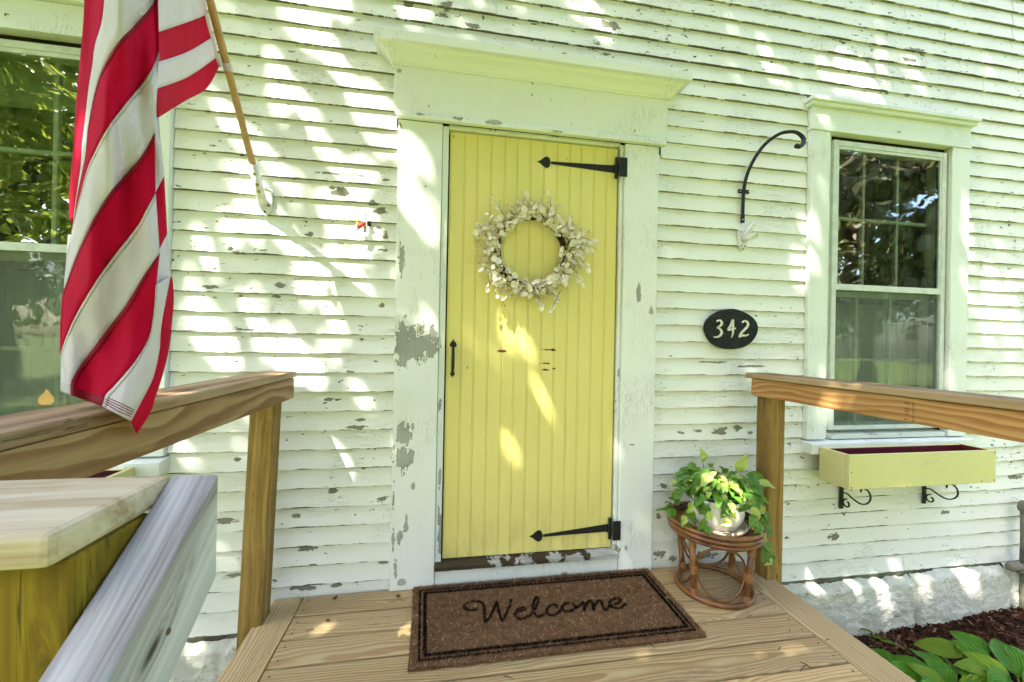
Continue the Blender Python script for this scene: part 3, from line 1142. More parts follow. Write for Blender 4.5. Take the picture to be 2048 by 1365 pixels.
# ---- windows
def window(w, tagname):
    x0, x1, c0, c1 = w['x0'], w['x1'], w['co0'], w['co1']
    frame = MB().box(x0 + .001, x0 + .045, .012, .115, Z_OPEN0, Z_OPEN1)
    win = frame.build('window', 'window_paint', house)
    P = win
    gp2 = MB().box(x1 - .014, x1 - .001, .022, .115, Z_OPEN0, Z_OPEN1)
    gp2.box(x0 + .0455, x1 - .0145, .022, .115, Z_OPEN1 - .030, Z_OPEN1)
    gp2.build('jamb', 'dark_gap', P)  # near-black colour paints in the shade of the gap round the storm frame
    trim('casing', c0, x0 - .0005, -.022, .028, Z_SILL1 + .001, 2.4165, 'window_paint', P)
    trim('casing', x1 + .0005, c1, -.022, .028, Z_SILL1 + .001, 2.4165, 'window_paint', P)
    trim('head_casing', c0 - .004, c1 + .004, -.028, .028, 2.4175, 2.445, 'window_paint', P)
    trim('head_board', c0, c1, -.024, .028, 2.4455, 2.548, 'window_paint', P)
    trim('drip_cap', c0 - .022, c1 + .022, -.044, .028, 2.5495, 2.570, 'window_paint', P)
    trim('drip_cap', c0 - .034, c1 + .034, -.056, .028, 2.5705, 2.592, 'window_paint', P)
    b = MB()
    b.hexa([(c0 - .01, -.062, .590), (c1 + .01, -.062, .590), (c1 + .01, .03, .590), (c0 - .01, .03, .590),
            (c0 - .01, -.062, .648), (c1 + .01, -.062, .648), (c1 + .01, .03, .6605), (c0 - .01, .03, .6605)])
    b.build('sill', 'window_paint', P, bevel=.003)
    s2 = MB()
    s2.hexa([(x0 + .046, -.016, .6625), (x1 - .015, -.016, .6625), (x1 - .015, .10, .6625), (x0 + .046, .10, .6625),
             (x0 + .046, -.016, .684), (x1 - .015, -.016, .684), (x1 - .015, .10, .705), (x0 + .046, .10, .705)])
    s2.build('inner_sill', 'sill_paint', P)
    # aluminium storm window
    a0, a1, z0, z1, mr = x0 + .0465, x1 - .0165, .712, 2.386, 1.538
    st = MB()
    st.box(a0, a0 + .030, -.004, .018, z0, z1)
    st.box(a1 - .030, a1, -.004, .018, z0, z1)
    st.box(a0 + .0302, a1 - .0302, -.003, .018, z1 - .030, z1)
    st.box(a0 + .0302, a1 - .0302, -.003, .018, z0, z0 + .022)
    st.build('storm_frame', 'storm_frame', P, bevel=.0015)
    i0, i1 = a0 + .0304, a1 - .0304
    sb = MB().box(i0, i1, -.002, .012, mr - .016, mr + .018)
    sb.build('storm_rail', 'storm_frame', P, bevel=.0015)
    ins = MB()
    for (u0, u1) in ((z1 - .048, z1 - .0305),):
        ins.box(i0, i1, .001, .011, u0, u1)
    ins.box(i0, i0 + .012, .001, .011, mr + .0185, z1 - .0485)
    ins.box(i1 - .012, i1, .001, .011, mr + .0185, z1 - .0485)
    ins.build('storm_sash', 'storm_frame', P)
    MB().box(i0 + .0123, i1 - .0123, .005, .0075, mr + .0187, z1 - .0487).build('storm_pane', 'pane_glass', P)
    MB().box(i0, i1, .0135, .0160, z0 + .0225, mr - .0165).build('storm_pane', 'screened_glass', P)
    sc = MB().add([(i0, .0085, z0 + .0225), (i1, .0085, z0 + .0225), (i1, .0085, mr - .0165), (i0, .0085, mr - .0165)], [(0, 1, 2, 3)])
    sc.build('insect_screen', 'insect_screen', P)
    # inner sashes, three by two lights each
    for (y, q0, q1, nm) in ((.052, 1.530, 2.388, 'u'), (.082, .704, 1.5295, 'l')):
        b0, b1 = x0 + .046, x1 - .0145
        s = MB()
        s.box(b0, b0 + .036, y, y + .028, q0, q1)
        s.box(b1 - .036, b1, y, y + .028, q0, q1)
        s.box(b0 + .0362, b1 - .0362, y, y + .028, q1 - .036, q1)
        s.box(b0 + .0362, b1 - .0362, y, y + .028, q0, q0 + .034)
        s.build('sash', 'sash_paint', P)
        j0, j1, r0, r1 = b0 + .0363, b1 - .0363, q0 + .0342, q1 - .0362
        mm = .017
        cw = (j1 - j0) / 3
        rh = (r1 - r0) / 2
        for k in (1, 2):
            MB().box(j0 + cw * k - mm / 2, j0 + cw * k + mm / 2, y + .004, y + .024, r0, r1).build('muntin', 'sash_paint', P)
        for k in range(3):
            MB().box(j0 + cw * k + (mm / 2 + .0003 if k else 0), j0 + cw * (k + 1) - (mm / 2 + .0003 if k < 2 else 0), y + .005, y + .023, r0 + rh - mm / 2, r0 + rh + mm / 2).build('muntin', 'sash_paint', P)
        for k in range(3):
            for l in range(2):
                pb = MB().box(j0 + cw * k + (mm / 2 if k else 0), j0 + cw * (k + 1) - (mm / 2 if k < 2 else 0), y + .013, y + .0155,
                              r0 + rh * l + (mm / 2 if l else 0), r0 + rh * (l + 1) - (0 if l else mm / 2))
                pb.build('pane', 'sash_glass', P)
    # curtains and room behind
    for (u0, u1, ph) in ((x0 + .02, x0 + .30, .3), (x1 - .34, x1 - .02, 1.9)):
        cb = MB()
        cb.grid(lambda u, v: (u0 + (u1 - u0) * u + .01 * math.sin(v * 3 + ph), .175 + .018 * math.sin(u * 34 + ph) + .010 * math.sin(u * 71 + v * 2), .60 + 1.86 * v), 60, 10)
        cb.build('curtain', 'curtain', P, smooth=True, solid=.002)
    cb = MB()
    cb.grid(lambda u, v: (x0 + .02 + (x1 - x0 - .04) * u, .150 + .012 * math.sin(u * 60) + .007 * math.sin(u * 143 + v), .66 + .80 * v), 90, 4)
    cb.build('cafe_curtain', 'cafe_curtain', P, smooth=True, solid=.002)
    rb = MB()
    X0, X1, Y1 = x0 - .55, x1 + .55, 2.2
    v = [(X0, .125, .1), (X1, .125, .1), (X1, Y1, .1), (X0, Y1, .1), (X0, .125, 2.7), (X1, .125, 2.7), (X1, Y1, 2.7), (X0, Y1, 2.7)]
    rb.add(v, [(0, 1, 2, 3), (7, 6, 5, 4), (1, 2, 6, 5)[::-1], (2, 3, 7, 6)[::-1], (3, 0, 4, 7)[::-1]])
    rb.build('room', 'room', P)
    return P


winR = window(WR, 'R')
winL = window(WL, 'L')
shd = MB().grid(lambda u, v: (WL['x0'] + .05 + .80 * u, .125, 2.17 + .24 * v), 2, 2)
shd.build('roller_shade', 'window_shade', winL, solid=.003)

# amber lamp glowing behind the left window
pb = atY(93, 797, .128)
lamp = tag(MB().lathe([(0, -.028), (.014, -.028), (.022, -.020), (.025, -.008), (.022, .006), (.013, .018), (.006, .029), (.002, .039), (0, .043)], (pb.x, pb.y, pb.z), 18).build('lamp_bulb', 'bulb_glow', smooth=True),
           'small amber teardrop lamp glowing behind the left window', 'lamp')
MB().lathe([(.016, -.30), (.014, -.042), (.016, -.036), (.016, -.0285)], (pb.x, pb.y, pb.z), 12).build('candle_stem', 'window_shade', lamp)

# ---- foundation stones under the siding, and the old sill beam
sb = MB().grid(lambda u, v: (WX0 + (WX1 - WX0) * u, .004 + .006 * mnoise.noise(Vector((u * 60, v * 3, 0))), -.235 + .09 * v), 160, 3)
sb.build('sill_beam', 'sill_beam_wood', house)


def stone(x0, x1, z0, z1, seed):
    def P(u, v):
        x = x0 + (x1 - x0) * u
        zz1 = z1 + .016 * mnoise.noise(Vector((x * 6, seed, 2))) + .010 * mnoise.noise(Vector((x * 28, seed, 2)))
        z = z0 + (zz1 - z0) * v
        edge = min(u, 1 - u) * (x1 - x0)
        ed2 = min((1 - v) * (z1 - z0), 9)
        r = 1 - .75 * max(0, 1 - edge / .018) ** 2
        r2 = 1 - max(0, 1 - ed2 / .025) ** 2
        d = .009 * mnoise.noise(Vector((x * 3, z * 3, seed))) + .007 * mnoise.noise(Vector((x * 13, z * 15, seed))) + .006 * mnoise.noise(Vector((x * 34, z * 40, seed))) + .004 * mnoise.noise(Vector((x * 75, z * 90, seed)))
        y = .0 - .055 * r * r2 - d * r
        return (x + .006 * mnoise.noise(Vector((z * 18, seed, 0))), y, z)
    b = MB()
    b.grid(P, max(16, int((x1 - x0) / .008)), 52)
    return b.build('foundation_stone', 'foundation_paint', house, smooth=True)


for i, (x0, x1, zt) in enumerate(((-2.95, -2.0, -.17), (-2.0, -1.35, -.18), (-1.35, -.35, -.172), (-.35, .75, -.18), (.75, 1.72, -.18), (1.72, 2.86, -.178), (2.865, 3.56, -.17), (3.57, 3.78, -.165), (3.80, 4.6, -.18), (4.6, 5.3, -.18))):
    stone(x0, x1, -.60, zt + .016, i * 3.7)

# ================================================================== RAILINGS
def post(name, x0, x1, y0, y1, z0, z1, mat, parent, lean=0.0):
    L = z1 - z0
    b = MB()
    hx, hy = (x1 - x0) / 2, (y1 - y0) / 2
    b.box(-L / 2, L / 2, -hx, hx, -hy, hy)
    o = b.build(name, mat, None, bevel=.004)
    ax = Vector((lean, 0, L))
    o.matrix_basis = frame_to(((x0 + x1) / 2 + lean / 2, (y0 + y1) / 2, (z0 + z1) / 2), ax, (0, -1, 0))
    return adopt(o, parent)


rl = empty('deck_railing', (-.64, -.8, 0), 'wooden deck railing on the left that the flag brushes', 'railing')
post('post', -.732, -.642, -.183, -.094, -.42, .918, 'post_wood', rl, lean=.045)
post('post', -.70, -.611, -1.62, -1.531, -.5, .985, 'post_wood', rl)
board('top_rail', (-.583, -.052, .961), (-.583, -1.506, .961), .038, .089, (0, 0, 1), 'rail_wood_dull', rl, .003)
board('cap', (-.632, -.030, 1.0205), (-.632, -1.660, 1.0205), .140, .028, (0, 0, 1), 'cap_wood', rl, .006)
rr_ = empty('deck_railing', (1.75, -.8, 0), 'wooden deck railing on the right in front of the window', 'railing')
post('post', 1.731, 1.820, -.183, -.094, -.45, .931, 'post_wood', rr_)
post('post', 1.731, 1.820, -1.62, -1.531, -.5, 1.012, 'post_wood', rr_)
board('top_rail', (1.712, -.097, .9715), (1.712, -1.62, .9715), .038, .087, (0, 0, 1), 'rail_wood', rr_, .003)
board('cap', (1.752, -.064, 1.031), (1.752, -1.66, 1.031), .140, .027, (0, 0, 1), 'cap_wood', rr_, .005)
# near stair railing, in the foreground
rs = empty('stair_railing', (-.22, -1.55, 0), 'weathered stair railing with a yellowish post, close up in the lower left corner', 'railing')
post('newel_post', -.281, -.1925, -1.636, -1.548, -.5, 1.0145, 'near_post_wood', rs)
board('cap', (-.1915, -1.586, 1.028), (-.560, -1.582, 1.028), .134, .026, (0, 0, 1), 'near_cap_wood', rs, .006)
board('front_rail', (-.283, -1.562, .972), (-.560, -1.562, .972), .038, .085, (0, 0, 1), 'near_post_wood', rs, .003)
# sloping handrail with a plumb-cut end
sl = MB()
dy, slope = .62, math.tan(rad(35))
xa, xb = -.1905, -.146
yt, zt, hh = -1.523, 1.041, .107
q = [(xa, yt, zt - hh), (xb, yt, zt - hh), (xb, yt, zt), (xa, yt, zt)]
q2 = [(x, y - dy, z - dy * slope) for x, y, z in q]
Lr = math.hypot(dy, dy * slope)
mrail = frame_to(((xa + xb) / 2, yt, zt - hh / 2), (0, -1, -slope), (0, -slope, 1))
inv = mrail.inverted()
vv = [inv @ Vector(a) for a in q + q2]
sl.add(vv, [(0, 1, 2, 3), (7, 6, 5, 4), (0, 4, 5, 1), (1, 5, 6, 2), (2, 6, 7, 3), (3, 7, 4, 0)])
o = sl.build('handrail', 'stair_rail_wood', None, bevel=.003, fixn=True)
o.matrix_basis = mrail
adopt(o, rs)
for (py_, pz_) in ((-1.60, .93),):
    MB().tube([(xb - .002, py_, pz_), (xb + .0008, py_, pz_)], .0030, 8).build('screw', 'threshold_wood', rs)
post('foot_post', -.281, -.1925, -2.20, -2.11, -.55, .52, 'near_post_wood', rs)
# faint lumber stamp on the right rail, turned sideways
stamp = []


def glyph(strokes, ox, oz, s, name, y_at, mat, parent, axis):
    pass


def stroke_mesh(b, pts, w, fn, mi=0):
    """flat ribbon along 2-D points, lifted to 3-D by fn(a, b)"""
    P = [Vector((p[0], p[1])) for p in pts]
    vs_ = []
    for i, p in enumerate(P):
        t = (P[min(i + 1, len(P) - 1)] - P[max(i - 1, 0)])
        t = t.normalized() if t.length > 0 else Vector((1, 0))
        nn = Vector((-t.y, t.x)) * w / 2
        vs_.append(fn(*(p + nn)))
        vs_.append(fn(*(p - nn)))
    fs = [(2 * i, 2 * i + 1, 2 * i + 3, 2 * i + 2) for i in range(len(P) - 1)]
    b.add(vs_, fs, mi)


GLY = {'T': [[(0, 1), (1, 1)], [(.5, 1), (.5, 0)]], 'N': [[(0, 0), (0, 1), (1, 0), (1, 1)]], 'O': [[(0, 0), (0, 1), (1, 1), (1, 0), (0, 0)]],
       '.': [[(.4, 0), (.6, 0)]], '1': [[(.5, 0), (.5, 1), (.2, .8)]], '2': [[(0, 1), (1, 1), (1, .5), (0, .45), (0, 0), (1, 0)]], 'S': [[(1, 1), (0, 1), (0, .5), (1, .5), (1, 0), (0, 0)]],
       'Y': [[(0, 1), (.5, .5), (1, 1)], [(.5, .5), (.5, 0)]], 'P': [[(0, 0), (0, 1), (1, 1), (1, .5), (0, .5)]], 'K': [[(0, 0), (0, 1)], [(1, 1), (0, .5), (1, 0)]], 'D': [[(0, 0), (0, 1), (.7, 1), (1, .5), (.7, 0), (0, 0)]], ' ': [],
       '-': [[(0, .5), (1, .5)]], '4': [[(.8, 0), (.8, 1), (0, .4), (1, .4)]], 'H': [[(0, 0), (0, 1)], [(1, 0), (1, 1)], [(0, .5), (1, .5)]]}
simple('stamp_ink', (.05, .035, .02), .8, .1)
st = MB()
for row, (txt, hgt, yy) in enumerate((('T NO.2', .0115, -.832), ('SYP KD-HT', .0075, -.850))):
    z = .934
    for ch in txt:
        for sk in GLY.get(ch, []):
            # letters climb the face: advance along z, height along -y... towards the camera side
            stroke_mesh(st, [(a * hgt * .72, c * hgt) for a, c in sk], hgt * .16, lambda a, c, z=z, yy=yy: (1.6924, yy + c, z + a))
        z += hgt * 1.0
st.build('lumber_stamp', 'stamp_ink', rr_)

# ================================================================== FLAG
pole_y0, pole_y1 = -.055, -1.02
def pole_at(y):
    t = (y + .091) / (-.454 + .091)
    return Vector((-.722, y, 1.879 + t * (2.332 - 1.879)))


br = empty('flag_bracket', (-.715, 0, 1.78), 'white metal flagpole bracket holding the pole, on the left of the door', 'bracket')
b = MB()
b.prism([(-.748, 1.862), (-.690, 1.862), (-.684, 1.80), (-.690, 1.752), (-.712, 1.728), (-.735, 1.752), (-.744, 1.80)], -.012, -.0015)
b.build('base_plate', 'white_metal', br, bevel=.002, fixn=True)
MB().tube([pole_at(-.012), pole_at(-.045), pole_at(-.12)], [.020, .0185, .0182], 16).build('socket', 'white_metal', br, smooth=True)
MB().tube([(-.700, -.05, 1.834), (-.668, -.05, 1.829)], [.006, .009], 10).build('thumb_screw', 'white_metal', br)
d_ = (pole_at(-.12) - pole_at(-.045)).normalized()
for yy in (-.098, -.07, -.052):
    pc = pole_at(yy)
    u_ = Vector((0, -1, 0)) - d_ * Vector((0, -1, 0)).dot(d_)
    u_.normalize()
    u_ = (u_ + Vector((.25, 0, -.1))).normalized()
    MB().tube([pc + u_ * .0165, pc + u_ * .0192], .0068, 10).build('slot', 'pole_wood', br)
for (sx, sz) in ((-.698, 1.775), (-.729, 1.778), (-.714, 1.747)):
    MB().tube([(sx, -.0155, sz), (sx, -.011, sz)], .0045, 8).build('screw', 'black_iron', br)
fp = empty('flagpole', tuple(pole_at(-.1)), 'slim varnished wooden flagpole slanting up out of its white bracket', 'flagpole')
a_, c_ = pole_at(-.06), pole_at(-1.08)
Lp = (c_ - a_).length
pb_ = MB().tube([(-Lp / 2, 0, 0), (0, 0, 0), (Lp / 2, 0, 0)], .0128, 14)
po = pb_.build('shaft', 'pole_wood', None, smooth=True)
po.matrix_basis = frame_to((a_ + c_) / 2, c_ - a_, (0, 0, 1))
adopt(po, fp)
MB().lathe([(0, -.02), (.016, -.018), (.018, 0), (.012, .018), (0, .024)], tuple(pole_at(-1.08)), 14).build('finial', 'white_metal', fp, smooth=True)
cp = pole_at(-.335)
MB().tube([cp - d_ * .014, cp + d_ * .012], .0155, 14).build('flag_ring', 'flag_white', fp)

flag = empty('flag', (-.64, -.95, .97), 'red and white striped flag hanging folded from the slanting pole', 'flag')
LSIL = [(168, -260), (169, 0), (165, 70), (155, 176), (148, 281), (139, 387), (137, 470), (128, 560), (122, 620), (121, 690), (122, 750), (121, 783), (128, 900)]
RSIL = [(312, -260), (312, 0), (314, 235), (328, 350), (332, 420), (334, 468), (341, 552), (347, 600), (343, 650), (337, 700), (325, 750), (312, 790), (300, 826), (273, 868), (262, 900)]


def xat(L, y):
    if y <= L[0][1]:
        return L[0][0]
    for (x0, y0), (x1, y1) in zip(L, L[1:]):
        if y0 <= y <= y1:
            return x0 + (x1 - x0) * (y - y0) / (y1 - y0)
    return L[-1][0]


def flag_pt(px, py, back=0.0):
    l, r = xat(LSIL, py), xat(RSIL, py)
    t = (px - l) / max(20, r - l)
    t = max(-.05, min(1.05, t))
    y = -.985 - .080 * math.sin(PI * max(0, min(1, t))) ** .8
    y += .022 * math.sin(t * 9 + py * .006) + .006 * math.sin(t * 21 - py * .013)
    y += .012 * mnoise.noise(Vector((px * .012, py * .006, 3.0))) + back
    # the lower end swings a little out over the rail
    y += -.05 * max(0, (py - 680) / 190)
    return atY(px, py, y)


def resample(L, n):
    P = [Vector(p) for p in L]
    d = [0]
    for a, b_ in zip(P, P[1:]):
        d.append(d[-1] + (b_ - a).length)
    out = []
    for i in range(n + 1):
        s = d[-1] * i / n
        for k in range(len(P) - 1):
            if d[k] <= s <= d[k + 1] + 1e-9:
                f = (s - d[k]) / max(1e-9, d[k + 1] - d[k])
                # smooth interpolation through the traced points
                p0, p1, p2, p3 = P[max(0, k - 1)], P[k], P[k + 1], P[min(len(P) - 1, k + 2)]
                q = .5 * ((2 * p1) + (p2 - p0) * f + (2 * p0 - 5 * p1 + 4 * p2 - p3) * f * f + (3 * p1 - p0 - 3 * p2 + p3) * f ** 3)
                out.append(q)
                break
    return out


def stripe(A, B, mat, fn=flag_pt, n=34, m=6, name='stripe', parent=None, lift=0.0, range_=(0, 1)):
    a, c = resample(A, n), resample(B, n)
    b = MB()
    b.grid(lambda u, v: fn(*(a[round(u * n)].lerp(c[round(u * n)], range_[0] + (range_[1] - range_[0]) * v)), *((lift,) if lift else ())), n, m)
    return b.build(name, mat, parent or flag, smooth=True, solid=.0012)


S0 = [(312, -250), (262, -180), (235, -120), (214, -40), (205, 40), (190, 92), (187, 120), (178, 176), (172, 229), (165, 288), (162, 334), (154, 387), (147, 440)]
S1 = [(315, -20), (305, 10), (270, 50), (232, 91), (204, 141), (190, 186), (181, 230), (176, 262), (172, 310), (164, 350), (155, 392), (149, 440)]
S2 = [(318, 105), (299, 148), (253, 207), (218, 253), (190, 306), (176, 337), (163, 384), (149, 440), (143, 470), (137, 505)]
S3 = [(309, 267), (281, 316), (225, 380), (197, 422), (184, 445), (165, 484), (151, 517), (141, 545), (130, 577)]
S4 = [(311, 387), (292, 422), (276, 452), (225, 517), (197, 556), (169, 602), (148, 640), (130, 683), (121, 712)]
S5 = [(319, 507), (288, 552), (253, 609), (211, 665), (169, 721), (150, 749), (142, 767), (142, 791)]
S6 = [(312, 570), (306, 637), (295, 683), (264, 732), (225, 777), (212, 790), (205, 813)]
S7 = [(341, 552), (323, 647), (318, 704), (306, 756), (281, 806), (262, 843)]
SR = [(345, 560), (347, 600), (343, 650), (337, 700), (325, 750), (312, 790), (300, 826), (273, 868)]
SL0 = [(168, -250), (168, -100), (169, 0), (165, 70), (155, 176), (148, 281), (139, 387), (140, 445)]
stripe(SL0, S0, 'flag_red', n=40)
stripe(S0, S1, 'flag_white')
r1 = stripe(S1, S2, 'flag_red')
w2 = stripe(S2, S3, 'flag_white')
r2 = stripe(S3, S4, 'flag_red')
w3 = stripe(S4, S5, 'flag_white')
r3 = stripe(S5, S6, 'flag_red')
w4 = stripe(S6, S7, 'flag_white')
stripe(S7, SR, 'flag_red')
# left edge of the white panels where they roll round to the back
stripe([(143, 470), (137, 505), (130, 577)], [(137, 470), (133, 520), (128, 577)], 'flag_white', n=8, m=2)
stripe([(130, 577), (124, 650), (121, 712)], [(128, 570), (121, 650), (121, 712)], 'flag_red', n=8, m=2)
stripe([(122, 712), (122, 750), (121, 783)], [(141, 745), (142, 767), (142, 791)], 'flag_white', n=8, m=3)
# the layer behind, along the right edge of the roll
side = lambda px, py, back=0.0: flag_pt(px, py, .035 + back)
stripe([(304, 235), (317, 236)], [(304, 400), (328, 352)], 'flag_white', side, 6, 8)
stripe([(304, 400), (328, 352)], [(306, 522), (334, 468)], 'flag_red', side, 6, 8)
stripe([(306, 522), (334, 468)], [(300, 660), (342, 552)], 'flag_white', side, 6, 8)
# seams: doubled, stitched edges
lf = lambda px, py, back=0.0: flag_pt(px, py, -.0016)
for A, B, m_, par, w in ((S1, S2, 'flag_red_seam', r1, .085), (S3, S4, 'flag_red_seam', r2, .09), (S5, S6, 'flag_red_seam', r3, .12)):
    stripe(A, B, m_, lf, 34, 1, 'seam', par, 0, (0, w))
for A, B, m_, par, w in ((S2, S3, 'flag_white_seam', w2, .07), (S4, S5, 'flag_white_seam', w3, .08), (S6, S7, 'flag_white_seam', w4, .12)):
    stripe(A, B, m_, lf, 34, 1, 'seam', par, 0, (0, w))
# hem with its rows of stitching
stripe([(143, 772), (176, 786), (208, 794)], [(142, 790), (176, 803), (205, 812)], 'flag_red_seam', lf, 10, 2, 'hem', r3)
for k in range(4):
    f = k / 4
    stripe([(210 - f * 4, 793 + f * 15), (240 - f * 3, 806 + f * 22), (268 - f * 8, 820 + f * 17)], [(210 - f * 4, 794.5 + f * 15), (240 - f * 3, 807.5 + f * 22), (268 - f * 8, 821.5 + f * 17)], 'flag_red_seam', lf, 8, 1, 'stitch', w4)
    stripe([(122, 765 + f * 14), (141, 771 + f * 16)], [(122, 766 + f * 14), (141, 772 + f * 16)], 'flag_white_seam', lf, 6, 1, 'stitch', w3)


# above the view the roll gathers up to the pole, with the blue canton at the top
simple('flag_blue', (.015, .025, .12), .7, .15)
gather_mats = ['flag_red', 'flag_white', 'flag_red', 'flag_white', 'flag_blue', 'flag_blue']
for k_ in range(6):
    u0_, u1_ = k_ / 6, (k_ + 1) / 6
    gb = MB()

    def gpt(u, v, u0_=u0_, u1_=u1_):
        t = u0_ + (u1_ - u0_) * u
        lo = flag_pt(166 + 147 * t, -246)
        hi = pole_at(-.62 - .42 * t) + Vector((0, -.004, -.012))
        q = lo.lerp(hi, v)
        return q + Vector((.012 * math.sin(9 * t + 3 * v), -.03 * math.sin(PI * v) * math.sin(5 * t), 0))
    gb.grid(gpt, 8, 16)
    gb.build('canton' if k_ > 3 else 'stripe', gather_mats[k_], flag, smooth=True, solid=.0012)


# the part between the roll and the pole
def hoist_pt(px, py):
    t = max(0, min(1, (px - 314) / (xat([(398, -200), (403, 0), (410, 32), (422, 76), (432, 116), (438, 134), (440, 240)], py) - 314)))
    yp = -.33 - .123 * (128 - py) / 128
    y = -.93 + (yp + .02 + .93) * t + .02 * math.sin(t * 6)
    return atY(px, py, y)


HB = [([(398, -190), (355, -175), (312, -165)], None), ([(400, -110), (355, -95), (312, -80)], 'flag_red'), ([(403, 0), (360, 2), (312, 6)], 'flag_white'), ([(403, -40), (360, -38), (312, -32)], None)]
rows = [[(391, -150), (350, -135), (310, -120)], [(396, -80), (355, -70), (310, -58)], [(401, -22), (360, -16), (310, 2)], [(410, 31), (380, 43), (312, 66)], [(422, 76), (372, 105), (312, 125)], [(432, 116), (374, 155), (312, 178)], [(438, 134), (413, 177), (370, 202), (314, 237)]]
cols = ['flag_white', 'flag_red', 'flag_white', 'flag_red', 'flag_white', 'flag_red']
for A, B, c in zip(rows, rows[1:], cols):
    s_ = stripe(A, B, c, hoist_pt, 20, 6)
    stripe(A, B, c + '_seam', lambda px, py: hoist_pt(px, py) + Vector((0, -.0015, 0)), 20, 1, 'seam', s_, 0, (0, .09))
hd = [(p[0][0], p[0][1]) for p in rows]
stripe([(x - 1, y) for x, y in hd], [(x + 6, y) for x, y in hd], 'flag_white', hoist_pt, 16, 2, 'heading')

# ================================================================== IRON HOOK, OTHER BRACKETS, PLAQUE
hk = empty('shepherd_hook', (1.695, -.01, 1.87), 'black iron plant hook curling over from the wall beside the window', 'hook')
pts = [(1485, 446), (1485.5, 430), (1486, 410), (1487.5, 384), (1490, 366), (1496, 345), (1505, 325), (1517, 305), (1531, 288), (1546, 276), (1562, 267), (1578, 264), (1592, 265), (1603, 272), (1608, 281), (1605, 290), (1598, 294), (1592, 292)]
# the hook stands straight out from the wall a little as it rises
P3 = []
for i, q in enumerate(resample(pts, 44)):
    t = i / 44
    y = -.012 - .16 * max(0, t - .25) ** 1.1
    P3.append(atY(q.x, q.y, y))
MB().tube(P3, [.009 if t > .06 else .0105 for t in [i / 44 for i in range(45)]][:37] + [.0092, .0096, .0104, .0108, .0104, .0104, .0115, .0120], 10).build('rod', 'black_iron', hk, smooth=True)
c0 = atY(1487, 384, -.006)
MB().box(c0.x - .033, c0.x + .033, -.011, -.004, c0.z - .010, c0.z + .011).build('clamp', 'black_iron', hk, bevel=.001)
for dx in (-.024, .025):
    MB().tube([(c0.x + dx, -.0145, c0.z), (c0.x + dx, -.010, c0.z)], .004, 8).build('screw', 'brass', hk)
c1 = atY(1485, 440, -.02)
MB().tube([(c1.x, -.025, c1.z), (c1.x, -.018, c1.z)], .004, 8).build('screw', 'brass', hk)

fb_ = empty('flag_bracket', (1.70, 0, 1.75), 'empty white two-socket flag bracket under the iron hook', 'bracket')
b = MB()
zc = 1.775
b.prism([(1.672, zc + .045), (1.722, zc + .050), (1.727, zc), (1.722, zc - .045), (1.700, zc - .068), (1.678, zc - .045), (1.670, zc)], -.012, -.002)
b.build('base_plate', 'white_metal', fb_, bevel=.002, fixn=True)


def socket(a, c, r, name='socket'):
    a, c = Vector(a), Vector(c)
    MB().tube([a, c], r, 14, cap=False).build(name, 'white_metal', fb_, smooth=True, solid=.002)
    MB().tube([a, a + (c - a) * .75], r * .8, 12).build('bore', 'dark_gap', fb_)


socket((1.702, -.010, zc + .004), (1.736, -.055, zc + .082), .0145)
socket((1.702, -.012, zc - .004), (1.722, -.085, zc + .004), .0150)
for sx, sz in ((1.684, zc + .036), (1.688, zc - .040), (1.712, zc - .040), (1.700, zc - .058)):
    MB().tube([(sx, -.0150, sz), (sx, -.011, sz)], .0035, 8).build('screw', 'black_iron', fb_)

# broken lamp mount with wire nuts
wm = empty('wire_mount', (-.285, 0, 1.72), 'white metal strap with red and yellow wire nuts beside the door frame', 'fixture')
p0, p1 = atY(731, 426, -.012), atY(731, 466, -.012)
MB().box(p0.x - .0085, p0.x + .0085, -.018, -.012, p1.z, p0.z).build('strap', 'white_metal', wm, bevel=.001)
for t in (.1, .28, .5, .78, .93):
    z = p0.z + (p1.z - p0.z) * t
    MB().tube([(p0.x, -.0192, z), (p0.x, -.017, z)], .0034, 8).build('hole', 'dark_gap', wm)
q = atY(722, 452, -.03)
MB().tube([(q.x + .017, -.025, q.z + .016), (q.x, -.032, q.z), (q.x - .012, -.036, q.z - .012)], [.0075, .0095, .0085], 10).build('wire_nut', 'wire_red', wm, smooth=True)
q = atY(716, 443, -.03)
MB().tube([(q.x - .005, -.030, q.z + .004), (q.x + .008, -.034, q.z - .002)], [.0085, .0065], 10).build('wire_nut', 'wire_yellow', wm, smooth=True)
q0, q1 = atY(716, 444, -.03), atY(716, 462, -.03)
MB().tube([q0, ((q0.x - .006), -.04, (q0.z + q1.z) / 2), q1, (q1.x + .02, -.02, q1.z - .006)], .0022, 6).build('wire', 'white_metal', wm)
q0 = atY(713, 462, -.03)
MB().tube([q0, (q0.x + .01, -.035, q0.z + .01), (q0.x + .022, -.030, q0.z + .02), (p0.x, -.006, q0.z + .035)], .0026, 6).build('wire', 'dark_gap', wm)
q0 = atY(738, 448, -.012)
MB().tube([(q0.x, -.012, q0.z), (q0.x, .004, q0.z)], .009, 10).build('hole', 'dark_gap', wm)

# house number plaque
pc = Vector((1.6305, 0, 1.2765))
pq = empty('number_plaque', (pc.x, -.005, pc.z - .11), 'oval black wooden plaque with cream house number 342', 'plaque')
outl = []
for i in range(72):
    a = 2 * PI * i / 72
    r = 1 + .012 * math.sin(3 * a + 1) + .010 * math.sin(5 * a) - .018 * max(0, math.cos(a - 2.35)) ** 6
    outl.append((pc.x + .1595 * r * math.cos(a), pc.z + .110 * r * math.sin(a)))
MB().prism(outl, -.026, -.004).build('board', 'plaque_black', pq, bevel=.003, fixn=True)
PZ = 11.871   # zoom factor of the tracing below


